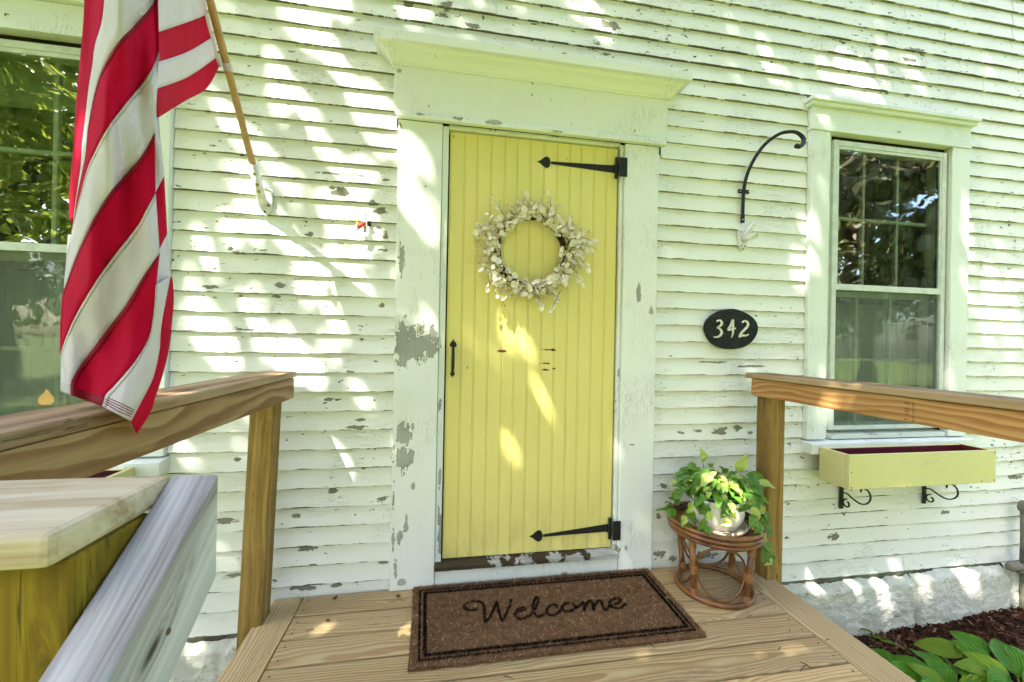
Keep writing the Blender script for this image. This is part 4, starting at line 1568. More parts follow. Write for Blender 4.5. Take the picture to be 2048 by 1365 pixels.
def dig(strokes, name):
    b = MB()
    for pts, ws in strokes:
        P = [Vector((x, y)) for x, y in pts]
        R_ = resample([tuple(p) for p in P], 24)
        W_ = [ws[0] + (ws[-1] - ws[0]) * i / 24 if len(ws) == 2 else (ws[0] + (ws[1] - ws[0]) * min(1, 2 * i / 24) if i < 12 else ws[1] + (ws[2] - ws[1]) * (2 * i / 24 - 1)) for i in range(25)]
        v, f = [], []
        for i, p in enumerate(R_):
            t = (R_[min(i + 1, 24)] - R_[max(i - 1, 0)]).normalized()
            nn = Vector((-t.y, t.x)) * W_[i] * .41
            for q_ in (p + nn, p - nn):
                px, py = 1390 + q_.x / PZ, 600 + q_.y / PZ
                a = atY(px, py, -.0305)
                c = Vector((a.x, -.0262, a.z))
                v += [a, c]
        for i in range(24):
            o_ = i * 4
            f += [(o_, o_ + 4, o_ + 6, o_ + 2), (o_, o_ + 1, o_ + 5, o_ + 4), (o_ + 2, o_ + 6, o_ + 7, o_ + 3)]
        f += [(0, 2, 3, 1), (96, 97, 99, 98)]
        b.add(v, f)
    return b.build(name, 'number_cream', pq, fixn=True)


dig([([(525, 520), (560, 490), (610, 495), (640, 540), (630, 590), (580, 640), (535, 668)], (40, 62, 46)), ([(535, 660), (590, 690), (632, 740), (635, 800), (590, 860), (520, 885), (448, 880)], (46, 66, 36))], 'numeral')
dig([([(905, 470), (870, 570), (820, 660), (785, 725)], (58, 50)), ([(785, 720), (850, 705), (920, 685), (972, 680)], (60, 44, 48)), ([(908, 470), (905, 600), (908, 720), (905, 800), (872, 905)], (56, 62, 12))], 'numeral')
dig([([(1130, 545), (1160, 510), (1210, 505), (1255, 540), (1265, 600), (1220, 670), (1150, 740), (1090, 810), (1060, 890)], (40, 64, 50)), ([(1055, 880), (1110, 850), (1180, 850), (1235, 845), (1278, 820)], (60, 60, 26))], 'numeral')

# ================================================================== WREATH
wc = Vector((.507, -.028, 1.632))
wr = empty('wreath', (wc.x, .01, wc.z - .25), 'round wreath of pale dried silver-dollar leaves hanging on the yellow door', 'wreath')
rnd = random.Random(21)
vb = MB()
for k in range(7):
    ph = rnd.uniform(0, 6)
    pts = []
    for i in range(60):
        a = 2 * PI * i / 60
        r = .172 + .010 * math.sin(4 * a + ph) + .008 * math.cos(ph * 3 + 3 * a)
        pts.append((wc.x + r * math.cos(a), wc.y + .010 * math.cos(4 * a + ph) + .004 * math.sin(7 * a + ph), wc.z + r * math.sin(a)))
    vb.tube(pts, .0042, 6, closed=True)
for i in range(120):
    a = rnd.uniform(0, 2 * PI)
    r = rnd.uniform(.165, .19)
    a2 = a + rnd.uniform(.1, .35)
    r2 = r + rnd.uniform(-.02, .06)
    vb.tube([(wc.x + r * math.cos(a), wc.y - .005, wc.z + r * math.sin(a)), (wc.x + (r + r2) / 2 * math.cos((a + a2) / 2) * 1.01, wc.y - .02, wc.z + (r + r2) / 2 * math.sin((a + a2) / 2)),
             (wc.x + r2 * math.cos(a2), wc.y - rnd.uniform(.01, .045), wc.z + r2 * math.sin(a2))], [.0016, .0013, .0008], 5)
vb.build('vine_ring', 'twig', wr, smooth=True)


def disc_leaf(L, W, cup, name, mat, nn=8):
    b = MB()
    b.grid(lambda u, v: ((u) * L, (v - .5) * W * max(.02, math.sin(PI * (u * .94 + .03))) ** .62, cup * ((u - .5) ** 2 + (v - .5) ** 2 * 1.3) * L), nn, 4)
    return b.mesh(name, mat, True)


LM = [disc_leaf(.035, .031, .5, 'leaf_round', 'wreath_leaf'), disc_leaf(.031, .024, .8, 'leaf_oval', 'wreath_leaf'), disc_leaf(.028, .012, .4, 'leaf_narrow', 'wreath_leaf'), disc_leaf(.041, .036, .3, 'leaf_large', 'wreath_leaf')]


def ring_r(a):
    # the outline is uneven: fuller at upper left, upper right and lower right
    return .205 + .014 * math.sin(2 * a + .8) + .012 * math.sin(5 * a) + .020 * math.exp(-((a - .30) / .3) ** 2)


for i in range(285):
    a = rnd.uniform(0, 2 * PI)
    spread = rnd.gauss(0, .30)
    r = ring_r(a) - .016 + spread * .10
    r = max(r, .152)
    y = wc.y - .012 - rnd.random() * .05 * (1 - min(1, abs(spread)))
    pos = Vector((wc.x + r * math.cos(a), y, wc.z + r * math.sin(a)))
    tang = Vector((-math.sin(a), 0, math.cos(a)))
    out = Vector((math.cos(a), 0, math.sin(a)))
    d = (out * rnd.uniform(-.3, 1.0) + tang * rnd.uniform(-.9, 1.1) + Vector((0, rnd.uniform(-.6, .15), 0))).normalized()
    up = Vector((rnd.gauss(0, .7), -1, rnd.gauss(0, .7) + .2))
    inst(LM[rnd.choice((0, 0, 0, 1, 1, 2, 3))], 'leaf', wr, frame_to(pos, d, up, rnd.uniform(.60, 1.08)))
# loose sprays reaching past the ring
sprays = [((.69, 1.70), (.835, 1.69), 9), ((.71, 1.62), (.79, 1.56), 8), ((.70, 1.66), (.78, 1.63), 7), ((.30, 1.735), (.24, 1.72), 4), ((.335, 1.50), (.29, 1.44), 4), ((.60, 1.83), (.58, 1.905), 4), ((.70, 1.68), (.80, 1.66), 6), ((.66, 1.45), (.60, 1.33), 7), ((.71, 1.56), (.75, 1.49), 6), ((.36, 1.80), (.31, 1.86), 5), ((.45, 1.84), (.47, 1.90), 4), ((.53, 1.42), (.555, 1.36), 5)]
sb_ = MB()
for (a, c, nlf) in sprays:
    A, C = Vector((a[0], wc.y - .02, a[1])), Vector((c[0], wc.y - .035, c[1]))
    mid = (A + C) / 2 + Vector((0, -.015, .012))
    MB().tube([A, mid, C], [.0013, .001, .0006], 5).build('stem', 'twig', wr, smooth=True)
    for k in range(nlf):
        t = .25 + .75 * k / max(1, nlf - 1)
        p = A.lerp(C, t) + Vector((rnd.uniform(-.008, .008), 0, rnd.uniform(-.008, .008)))
        d = (C - A).normalized() + Vector((rnd.gauss(0, .5), rnd.uniform(-.4, .1), rnd.gauss(0, .5)))
        inst(LM[rnd.choice((1, 2, 2, 0))], 'leaf', wr, frame_to(p, d, (rnd.gauss(0, .4), -1, rnd.gauss(0, .4)), rnd.uniform(.7, 1.0)))
fl_ = MB()
for i in range(1700):
    a = rnd.uniform(0, 2 * PI)
    den = .55 + .45 * math.sin(3 * a + 2.2) * math.sin(a * 1.3 + .4)
    if rnd.random() > den + .25:
        continue
    r = ring_r(a) + rnd.gauss(.006, .026)
    if r < .158:
        r = .158 + rnd.random() * .02
    p = Vector((wc.x + r * math.cos(a), wc.y - rnd.uniform(.0, .045), wc.z + r * math.sin(a)))
    d = Vector((math.cos(a) + rnd.gauss(0, .7), rnd.gauss(-.1, .4), math.sin(a) + rnd.gauss(0, .7))).normalized()
    u = d.cross(Vector((rnd.gauss(0, .4), -1, rnd.gauss(0, .4)))).normalized()
    L, W = rnd.uniform(.010, .026), rnd.uniform(.0012, .0036)
    fl_.add([p, p + d * L * .5 + u * W, p + d * L, p + d * L * .5 - u * W], [(0, 1, 2, 3)])
for i in range(620):
    a = rnd.uniform(0, 2 * PI)
    r = max(.156, ring_r(a) - .014 + rnd.gauss(0, .028))
    p = Vector((wc.x + r * math.cos(a), wc.y + .004 - rnd.uniform(.0, .036), wc.z + r * math.sin(a)))
    nrm = Vector((rnd.gauss(0, .9), -1, rnd.gauss(0, .9))).normalized()
    e1 = nrm.orthogonal().normalized()
    e2 = nrm.cross(e1)
    L = rnd.uniform(.007, .0135)
    fl_.add([p + (e1 * math.cos(k * PI / 4) + e2 * math.sin(k * PI / 4) * .8) * L for k in range(8)], [tuple(range(8))])
f_o = fl_.build('small_leaf', 'wreath_fluff', wr)
f_o['kind'] = 'stuff'

# ================================================================== DOORMAT
MX0, MX1, MY0, MY1, MZ = -.030, 1.158, -.512, -.028, .016
mat_ = empty('doormat', ((MX0 + MX1) / 2, (MY0 + MY1) / 2, 0), 'brown coir doormat with black border and the word Welcome', 'doormat')
sk = .022   # the left end is a little skewed


def mat_x(x, y):
    return x + sk * (1 - (x - MX0) / (MX1 - MX0)) * (-(y - MY1) / (MY1 - MY0)) * .9


mb_ = MB()
mb_.grid(lambda u, v: (mat_x(MX0 + (MX1 - MX0) * u, MY0 + (MY1 - MY0) * v), MY0 + (MY1 - MY0) * v, MZ - .004 + .002 * mnoise.noise(Vector((u * 9, v * 5, 0)))), 40, 16)
mb_.box(MX0 + .012, MX1 - .002, MY0 + .002, MY1 - .002, .001, MZ - .006)
mb_.build('backing', 'coir_base', mat_)
WS = [[(240, 280), (170, 292), (115, 265), (105, 240), (140, 205), (200, 188), (260, 190), (300, 200), (325, 230), (335, 300), (335, 370), (345, 425)],
      [(345, 425), (390, 380), (430, 300), (460, 240), (475, 200)], [(475, 200), (490, 270), (510, 340), (535, 408)], [(535, 408), (570, 360), (600, 290), (625, 230), (635, 168)],
      [(720, 312), (770, 292), (802, 268), (770, 260), (720, 280), (690, 320), (690, 360), (720, 385), (775, 385), (850, 352)],
      [(850, 352), (900, 290), (945, 195), (935, 143), (905, 170), (888, 240), (900, 310), (930, 355), (960, 362), (1010, 335)],
      [(1160, 255), (1145, 230), (1100, 236), (1050, 275), (1045, 320), (1080, 346), (1130, 346), (1190, 310)],
      [(1190, 310), (1215, 260), (1260, 215), (1310, 205), (1355, 230), (1365, 265), (1320, 297), (1260, 305), (1222, 285), (1230, 245)], [(1362, 262), (1420, 240), (1445, 200)],
      [(1445, 200), (1470, 215), (1470, 292)], [(1470, 285), (1500, 215), (1535, 180), (1560, 200), (1577, 288)], [(1577, 280), (1600, 220), (1640, 180), (1665, 185), (1680, 240), (1710, 287), (1760, 240)],
      [(1762, 228), (1830, 215), (1880, 190), (1870, 160), (1810, 160), (1765, 195), (1770, 240), (1830, 268), (1890, 260), (1945, 210)]]
dots = []
for s_ in WS:
    tot = sum(math.dist(a, b_) for a, b_ in zip(s_, s_[1:]))
    for q in resample(s_, max(6, int(tot / 7))):
        w = atZ(910 + q.x / 5.689, 1170 + q.y / 5.689, MZ)
        dots.append((w.x, w.y))
cell = {}
for d in dots:
    cell.setdefault((int(d[0] / .02), int(d[1] / .02)), []).append(d)


def inked(x, y):
    cx, cy = int(x / .02), int(y / .02)
    best = 9
    for i in (-1, 0, 1):
        for j in (-1, 0, 1):
            for d in cell.get((cx + i, cy + j), ()):
                best = min(best, (d[0] - x) ** 2 + (d[1] - y) ** 2)
    return best < .0066 ** 2


rnd = random.Random(5)
fi = MB()
for i in range(72000):
    u, v = rnd.random(), rnd.random()
    if i < 7000:                                   # shaggy edge
        if rnd.random() < .68:
            v = rnd.choice((rnd.uniform(-.004, .012), rnd.uniform(.988, 1.004)))
        else:
            u = rnd.choice((rnd.uniform(-.002, .006), rnd.uniform(.994, 1.002)))
    y = MY0 + (MY1 - MY0) * v
    xr = MX0 + (MX1 - MX0) * u
    x = mat_x(xr, y)
    ed = min(xr - MX0, MX1 - xr, y - MY0, MY1 - y)
    pale = rnd.random() < .022
    L = rnd.uniform(.006, .012) * (1.8 if pale else 1)
    th_ = rnd.uniform(0, 2 * PI)
    mx_, my_ = math.cos(th_) * L * .42, math.sin(th_) * L * .42
    e2 = min(xr + mx_ - MX0, MX1 - xr - mx_, y + my_ - MY0, MY1 - y - my_) + rnd.gauss(0, .0008)
    e1 = ed + (e2 - ed) * 2
    black = any(.0275 < q_ < .0345 or .0465 < q_ < .0590 for q_ in (ed, e2)) or inked(x + mx_, y + my_) or inked(x, y)
    if black and rnd.random() < .04:
        black = False
    mi = 2 if black else (1 if pale else 0)
    tilt = rnd.uniform(.3, 1.3) if mi != 1 else rnd.uniform(1.0, 1.5)
    d = Vector((math.cos(th_) * math.sin(tilt), math.sin(th_) * math.sin(tilt), math.cos(tilt))) * L
    w = Vector((-math.sin(th_), math.cos(th_), 0)) * rnd.uniform(.0007, .0013)
    p = Vector((x, y, MZ - .005 + rnd.random() * .003 if ed > .003 else rnd.uniform(.002, MZ)))
    fi.add([p - w, p + w, p + d], [(0, 1, 2)], mi)
# the printed lines: dyed tufts standing a touch prouder
extra = []
for d in dots:
    if mnoise.noise(Vector((d[0] * 38, d[1] * 38, 0))) > .30:
        continue
    for k in range(5):
        extra.append((d[0] + rnd.gauss(0, .0030), d[1] + rnd.gauss(0, .0030)))
for ins, hw, den in ((.031, .0038, 3000), (.053, .0066, 6000)):
    for k in range(den):
        t_ = rnd.random() * 2 * ((MX1 - MX0) + (MY1 - MY0))
        j_ = ins + rnd.uniform(-hw, hw)
        if t_ < 2 * (MX1 - MX0):
            xr = MX0 + ins + rnd.random() * (MX1 - MX0 - 2 * ins)
            y = MY0 + j_ if t_ < (MX1 - MX0) else MY1 - j_
        else:
            y = MY0 + ins + rnd.random() * (MY1 - MY0 - 2 * ins)
            xr = MX0 + j_ if rnd.random() < .5 else MX1 - j_
        extra.append((mat_x(xr, y), y))
for x, y in extra:
    th_ = rnd.uniform(0, 2 * PI)
    tilt = rnd.uniform(.1, .8)
    L = rnd.uniform(.006, .010)
    d = Vector((math.cos(th_) * math.sin(tilt), math.sin(th_) * math.sin(tilt), math.cos(tilt))) * L
    w = Vector((-math.sin(th_), math.cos(th_), 0)) * rnd.uniform(.0009, .0015)
    p = Vector((x, y, MZ - .002 + rnd.random() * .002))
    fi.add([p - w, p + w, p + d], [(0, 1, 2)], 2)
fo = fi.build('coir_fibre', ['coir_brown', 'coir_pale', 'coir_black'], mat_)
fo['kind'] = 'stuff'

# ================================================================== RATTAN STAND, POT, TRAILING PLANT
SCX, SCY = 1.415, -.200
stand = empty('plant_stand', (SCX, SCY, 0), 'round brown rattan plant stand with wrapped joints, on the deck', 'plant stand')


def circ(r, z, n=48, ph=0.0, cx=SCX, cy=SCY):
    return [(cx + r * math.cos(2 * PI * i / n + ph), cy + r * math.sin(2 * PI * i / n + ph), z) for i in range(n)]


for r, z, t in ((.208, .333, .0105), (.209, .311, .0105), (.203, .289, .0095)):
    MB().tube(circ(r, z), t, 10, closed=True).build('top_ring', 'rattan', stand, smooth=True)
MB().tube(circ(.168, .0125), .0125, 10, closed=True).build('base_ring', 'rattan', stand, smooth=True)
MB().lathe([(0, .2955), (.196, .2955), (.199, .302), (.0, .303)], (SCX, SCY, 0), 40).build('seat_disc', 'rattan', stand)
LEGA = [rad(a) for a in (205, 287, 25, 115)]
for a in LEGA:
    c, s = math.cos(a), math.sin(a)
    P0, P1 = Vector((SCX + .164 * c, SCY + .164 * s, .018)), Vector((SCX + .190 * c, SCY + .190 * s, .284))
    MB().tube([P0, P0.lerp(P1, .5) + Vector((c, s, 0)) * .002, P1], .0135, 10).build('leg', 'rattan', stand, smooth=True)
    for t0, t1 in ((.0, .12), (.40, .53), (.86, 1.0)):
        b = MB()
        nn = 7
        for k in range(nn):
            q = P0.lerp(P1, t0 + (t1 - t0) * k / (nn - 1))
            ax = (P1 - P0).normalized()
            e1 = ax.orthogonal().normalized()
            e2 = ax.cross(e1)
            b.tube([q + (e1 * math.cos(2 * PI * j / 14) + e2 * math.sin(2 * PI * j / 14)) * .0148 for j in range(14)], .0024, 6, closed=True)
        b.build('wrap', 'rattan_wrap', stand, smooth=True)
for i in range(4):
    a0, a1 = LEGA[i], LEGA[(i + 1) % 4]
    if a1 < a0:
        a1 += 2 * PI
    pts = []
    for j in range(40):
        t = 2 * PI * j / 40
        f = .5 + .46 * math.cos(t)
        zz = .148 + .122 * math.sin(t)
        a = a0 + (a1 - a0) * f
        r = (.168 + .022 * zz / .28) * (1 - .10 * math.sin(PI * f) * 0) - .014
        pts.append((SCX + r * math.cos(a), SCY + r * math.sin(a), zz))
    MB().tube(pts, .0058, 8, closed=True).build('hoop', 'rattan', stand, smooth=True)

PCX, PCY, PZ0 = 1.425, -.205, .304
pot = empty('flower_pot', (PCX, PCY, PZ0), 'glazed cream ceramic flower pot and saucer on the rattan stand', 'flower pot')
MB().lathe([(0, 0), (.118, 0), (.132, .006), (.136, .020), (.130, .022), (.118, .010), (0, .008)], (PCX, PCY, PZ0 + .0005), 40).build('saucer', 'saucer_clay', pot, smooth=True)
MB().lathe([(0, .0085), (.088, .0085), (.092, .014), (.094, .022), (.100, .026), (.112, .046), (.120, .075), (.118, .100), (.112, .118), (.110, .124), (.119, .130), (.122, .138), (.120, .146), (.112, .146), (.106, .135), (.106, .05), (0, .05)],
           (PCX, PCY, PZ0), 48).build('body', 'ceramic', pot, smooth=True)
MB().lathe([(.101, .06), (.101, .150), (.105, .163), (.099, .164), (.095, .150), (.093, .139), (0, .141)], (PCX, PCY, PZ0), 36).build('inner_pot', 'green_plastic', pot, smooth=True)

plant = empty('pothos', (PCX, PCY, PZ0 + .14), 'pothos plant with green and lime heart-shaped leaves trailing from the cream pot', 'plant')
MB().lathe([(0, .146), (.06, .147), (.0925, .1425)], (PCX, PCY, PZ0), 24).build('soil', 'soil', plant)


def heart_leaf(L, W, fold, droop, name, mat, nu=10, nv=6):
    b = MB()

    def P(u, v):
        t = v * 2 - 1
        # heart outline: widest near the base, drawn to a tip
        wdt = W * (math.sin(PI * min(1, u * .98 + .02) ** .62) ** .85) * (1 - .15 * u)
        back = -.10 * L * max(0, 1 - u / .16) * abs(t) ** 1.2
        x = u * L + back
        y = t * wdt / 2
        z = fold * abs(y) - droop * L * u * u + .004 * math.sin(u * 9 + t * 3)
        return (x, y, z)
    b.grid(P, nu, nv)
    return b.mesh(name, mat, True)


PL = [heart_leaf(.068, .056, .35, .25, 'pothos_leaf_a', 'pothos'), heart_leaf(.082, .060, .25, .40, 'pothos_leaf_b', 'pothos'), heart_leaf(.060, .045, .5, .2, 'pothos_leaf_c', 'pothos_pale'), heart_leaf(.078, .056, .3, .3, 'pothos_leaf_d', 'pothos_pale')]
rnd = random.Random(42)
stems = MB()
top = Vector((PCX, PCY, PZ0 + .145))


def leaf_on(base, tip_dir, up, kind, sc):
    inst(PL[kind], 'leaf', plant, frame_to(base, tip_dir, up, sc))


cnt = 0
for i in range(125):
    a = rnd.uniform(0, 2 * PI)
    rr0 = rnd.uniform(.0, .08)
    base = top + Vector((math.cos(a) * rr0, math.sin(a) * rr0, 0))
    el = rnd.uniform(.15, 1.25)
    reach = rnd.uniform(.06, .165) if el < .8 else rnd.uniform(.07, .145)
    end = top + Vector((math.cos(a) * (rr0 * .6 + reach * math.cos(el)), math.sin(a) * (rr0 * .6 + reach * math.cos(el)), .004 + reach * math.sin(el)))
    if end.y > -.055:
        end.y = -.055 - rnd.random() * .03
    mid = (base + end) / 2 + Vector((0, 0, .022))
    stems.tube([base, mid, end], [.0022, .0019, .0015], 5)
    out = Vector((math.cos(a), math.sin(a), rnd.uniform(-.75, .25)))
    if out.y > .2 and end.y > -.1:
        out.y = -.1
    lean = Vector((rnd.gauss(0, .3) - .12, -.45 + rnd.gauss(0, .3), 1))
    kind = rnd.choice((0, 0, 1, 1, 1, 2, 3, 3)) if end.z > top.z + .05 else rnd.choice((0, 0, 1, 1, 2))
    leaf_on(end, out, lean, kind, rnd.uniform(.58, 1.0))
# hanging vines: right side over the stand, and short ones in front and at left
vines = [([(1.50, -.24, .46), (1.57, -.27, .43), (1.612, -.275, .34), (1.622, -.275, .25), (1.63, -.28, .20), (1.655, -.285, .165)], 9),
         ([(1.52, -.20, .46), (1.60, -.22, .45), (1.65, -.235, .40), (1.665, -.24, .33)], 7), ([(1.47, -.29, .46), (1.50, -.345, .43), (1.505, -.37, .37), (1.51, -.375, .33)], 6),
         ([(1.34, -.24, .46), (1.265, -.25, .455), (1.225, -.25, .40), (1.20, -.25, .345)], 6), ([(1.35, -.18, .46), (1.27, -.16, .48), (1.215, -.15, .43), (1.195, -.15, .36)], 6),
         ([(1.39, -.30, .46), (1.385, -.34, .44), (1.375, -.355, .39)], 3), ([(1.33, -.28, .45), (1.28, -.32, .41), (1.262, -.335, .35)], 4)]
for pts, nl in vines:
    R3 = []
    for i in range(len(pts) - 1):
        for k in range(6):
            R3.append(Vector(pts[i]).lerp(Vector(pts[i + 1]), k / 6))
    R3.append(Vector(pts[-1]))
    stems.tube(R3, .0018, 5)
    for k in range(nl):
        t = (k + .9) / nl
        q = R3[min(len(R3) - 1, int(t * (len(R3) - 1)))]
        sd = 1 if k % 2 else -1
        d = Vector((rnd.uniform(.3, .9) * sd, -.25 + rnd.gauss(0, .2), rnd.uniform(-1.1, -.35)))
        leaf_on(q + Vector((0, -.004, 0)), d, (rnd.gauss(0, .25), -1, .35), rnd.choice((0, 0, 1, 2)), rnd.uniform(.70, 1.0))
# one pale leaf standing up, one long one reaching right
for base, end, d, kind, s in (((1.40, -.16, .45), (1.395, -.13, .60), (-.05, .05, 1), 2, 1.1), ((1.47, -.2, .45), (1.535, -.20, .575), (.55, -.3, .8), 3, 1.15), ((1.48, -.23, .45), (1.555, -.25, .545), (1, -.25, -.25), 1, 1.5)):
    stems.tube([base, ((base[0] + end[0]) / 2, (base[1] + end[1]) / 2, (base[2] + end[2]) / 2 + .01), end], .002, 5)
    leaf_on(Vector(end), Vector(d), (.1, -1, .3), kind, s)
stems.build('stem', 'stem_green', plant, smooth=True)

# ================================================================== WINDOW BOXES
def window_box(dx, label, x0=2.155, x1=3.117, y0=-.235, y1=-.066, z0=.456, z1=.634):
    root = empty('window_box', ((x0 + x1) / 2 + dx, (y0 + y1) / 2, z0), label, 'window box', 'yellow boxes under the windows')
    t = .018
    X0, X1 = x0 + dx, x1 + dx
    MB().box(X0, X1, y0, y0 + t, z0, z1).build('front_board', 'box_yellow', root, bevel=.002)
    for a, c in ((X0, X0 + t), (X1 - t, X1)):
        MB().box(a, c, y0 + t + .0005, y1, z0, z1).build('end_board', 'box_yellow', root, bevel=.002)
    MB().box(X0 + t + .0005, X1 - t - .0005, y1 - t, y1, z0, z1 - .004).build('back_board', 'box_yellow', root, bevel=.002)
    MB().box(X0 + t + .0005, X1 - t - .0005, y0 + t + .0005, y1 - t - .0005, z0, z0 + t).build('bottom_board', 'box_yellow', root)
    li = MB()
    e = .0012
    li.box(X0 + t + e, X1 - t - e, y1 - t - .004, y1 - t - .0006, z0 + t + .001, z1 - .006)
    li.box(X0 + t + e, X1 - t - e, y0 + t + .0006, y0 + t + .004, z0 + t + .001, z1 - .002)
    li.box(X0 + t + .0006, X0 + t + .004, y0 + t + .005, y1 - t - .005, z0 + t + .001, z1 - .002)
    li.box(X1 - t - .004, X1 - t - .0006, y0 + t + .005, y1 - t - .005, z0 + t + .001, z1 - .002)
    li.box(X0 + t + .005, X1 - t - .005, y0 + t + .005, y1 - t - .005, z0 + t + .0012, z0 + t + .03)
    li.build('lining', 'box_red', root)
    for px, pz in ((X0 + .012, z0 + .012), (X0 + .012, z0 + .09), (X1 - .012, z1 - .012), (X1 - .012, z0 + .014), (X0 + .36, z0 + .008), (X1 - .10, z0 + .012)):
        MB().tube([(px, y0 - .0012, pz), (px, y0 + .002, pz)], .004, 8).build('nail', 'rattan_wrap', root)
    return root


window_box(0, 'pale yellow window box with dark red lining under the right window')
window_box(-4.386 + .10, 'pale yellow window box under the left window, half hidden behind the railing')


def scroll_bracket(x, label):
    r = empty('scroll_bracket', (x, -.02, .256), label, 'bracket', 'black iron scroll brackets')
    MB().box(x - .012, x + .012, -.008, -.001, .256, .4555).build('back_bar', 'black_iron', r, bevel=.001)
    MB().box(x - .011, x + .011, -.215, -.0085, .4485, .4555).build('top_bar', 'black_iron', r, bevel=.001)
    pts = []
    for i in range(16):
        a = rad(-250 + 340 * i / 15)
        rr = .012 + .013 * i / 15
        pts.append((x, -.036 + rr * math.cos(a), .296 + rr * math.sin(a)))
    MB().tube(pts, .0062, 6, flat=.6).build('scroll', 'black_iron', r, smooth=True)
    pts = [(x, -.009, .348), (x, -.035, .354), (x, -.07, .338), (x, -.11, .326), (x, -.145, .338), (x, -.165, .368), (x, -.160, .402), (x, -.138, .418), (x, -.116, .408), (x, -.114, .390)]
    Q = []
    for i in range(len(pts) - 1):
        for k in range(4):
            f = k / 4
            p0_, p1_, p2_, p3_ = (Vector(pts[max(0, i - 1)]), Vector(pts[i]), Vector(pts[i + 1]), Vector(pts[min(len(pts) - 1, i + 2)]))
            Q.append(.5 * ((2 * p1_) + (p2_ - p0_) * f + (2 * p0_ - 5 * p1_ + 4 * p2_ - p3_) * f * f + (3 * p1_ - p0_ - 3 * p2_ + p3_) * f ** 3))
    Q.append(Vector(pts[-1]))
    MB().tube(Q, .0062, 6, flat=.6).build('scroll', 'black_iron', r, smooth=True)


scroll_bracket(2.375, 'black iron scroll bracket nearest the deck under the right window box')
scroll_bracket(2.965, 'black iron scroll bracket farther right under the right window box')

# ================================================================== HOSTA AND OTHER BED PLANTS
rnd = random.Random(9)


def hosta_leaf(L, W, name, mat, cup=.30, arch=.28):
    b = MB()

    def P(u, v):
        t = v * 2 - 1
        wd = W * (math.sin(PI * (u * .985 + .01) ** .72) ** .8)
        x = u * L
        y = t * wd / 2
        rib = .0026 * math.sin(abs(t) * 22) * math.sin(PI * u)
        z = cup * abs(y) - arch * L * (u - .25) ** 2 + rib
        return (x, y, z)
    b.grid(P, 16, 22)
    return b.mesh(name, mat, True)


HL = [hosta_leaf(.21, .135, 'hosta_leaf_a', 'hosta'), hosta_leaf(.19, .115, 'hosta_leaf_b', 'hosta', .2, .4), hosta_leaf(.20, .105, 'hosta_leaf_c', 'hosta_pale', .35, .2), hosta_leaf(.17, .108, 'hosta_leaf_d', 'hosta', .25, .3)]


def hosta(cx, cy, nl, label, sc=1.0, seed=1):
    r_ = random.Random(seed)
    z0 = bed_z(cx, cy)
    root = empty('hosta', (cx, cy, z0), label, 'hosta', 'hostas in the mulch bed')
    st_ = MB()
    for i in range(nl):
        a = i * 2.39996 + r_.uniform(-.2, .2)
        f = (i + .5) / nl
        el = rad(78 - 52 * f) + r_.uniform(-.1, .1)
        R = (.09 + .13 * f) * sc
        base = Vector((cx, cy, z0)) + Vector((math.cos(a) * .02, math.sin(a) * .02, 0))
        end = Vector((cx + math.cos(a) * R * math.cos(el) * 1.25, cy + math.sin(a) * R * math.cos(el) * 1.25, z0 + .03 + R * math.sin(el) * 1.05))
        st_.tube([base, (base + end) / 2 + Vector((0, 0, .02)), end], [.0045, .004, .003], 6)
        tilt = rad(35 - 55 * f) + r_.uniform(-.15, .15)
        d = Vector((math.cos(a) * math.cos(tilt), math.sin(a) * math.cos(tilt), math.sin(tilt)))
        kind = r_.choice((0, 0, 1, 3, 2)) if i > 2 else 2
        inst(HL[kind], 'leaf', root, frame_to(end, d, (r_.gauss(0, .15) - .30, r_.gauss(0, .15) - .50, 1), sc * r_.uniform(.85, 1.08)))
    st_.build('stem', 'stem_green', root, smooth=True)
    return root


hosta(2.40, -.53, 18, 'broad-leaved green hosta in the mulch nearest the deck corner', .92, 4)
hosta(2.74, -.56, 18, 'green hosta in the mulch at the lower right corner', .95, 8)
# slim plantain-like blades by the foundation
w0 = empty('seedling', (2.62, -.20, bed_z(2.62, -.20)), 'thin yellow-green seedling leaning in the mulch beside the foundation', 'weed')
b = MB()
for (a, L, el) in ((2.5, .17, .35), (2.3, .12, .2), (2.9, .10, .5)):
    c = Vector((2.62, -.20, bed_z(2.62, -.20)))
    d = Vector((math.cos(a) * math.cos(el), math.sin(a) * math.cos(el), math.sin(el)))
    b.tube([c, c + d * L * .6 + Vector((0, 0, .01)), c + d * L], [.0016, .0014, .001], 5)
b.build('stalk', 'stem_green', w0)
for (a, L, el) in ((2.5, .17, .35), (2.3, .12, .2), (2.9, .10, .5)):
    c = Vector((2.62, -.20, bed_z(2.62, -.20)))
    d = Vector((math.cos(a) * math.cos(el), math.sin(a) * math.cos(el), math.sin(el)))
    inst(HL[2], 'leaf', w0, frame_to(c + d * L, d + Vector((0, 0, -.2)), (0, -.3, 1), .34) @ Matrix.Diagonal((1.1, .55, 1, 1)))

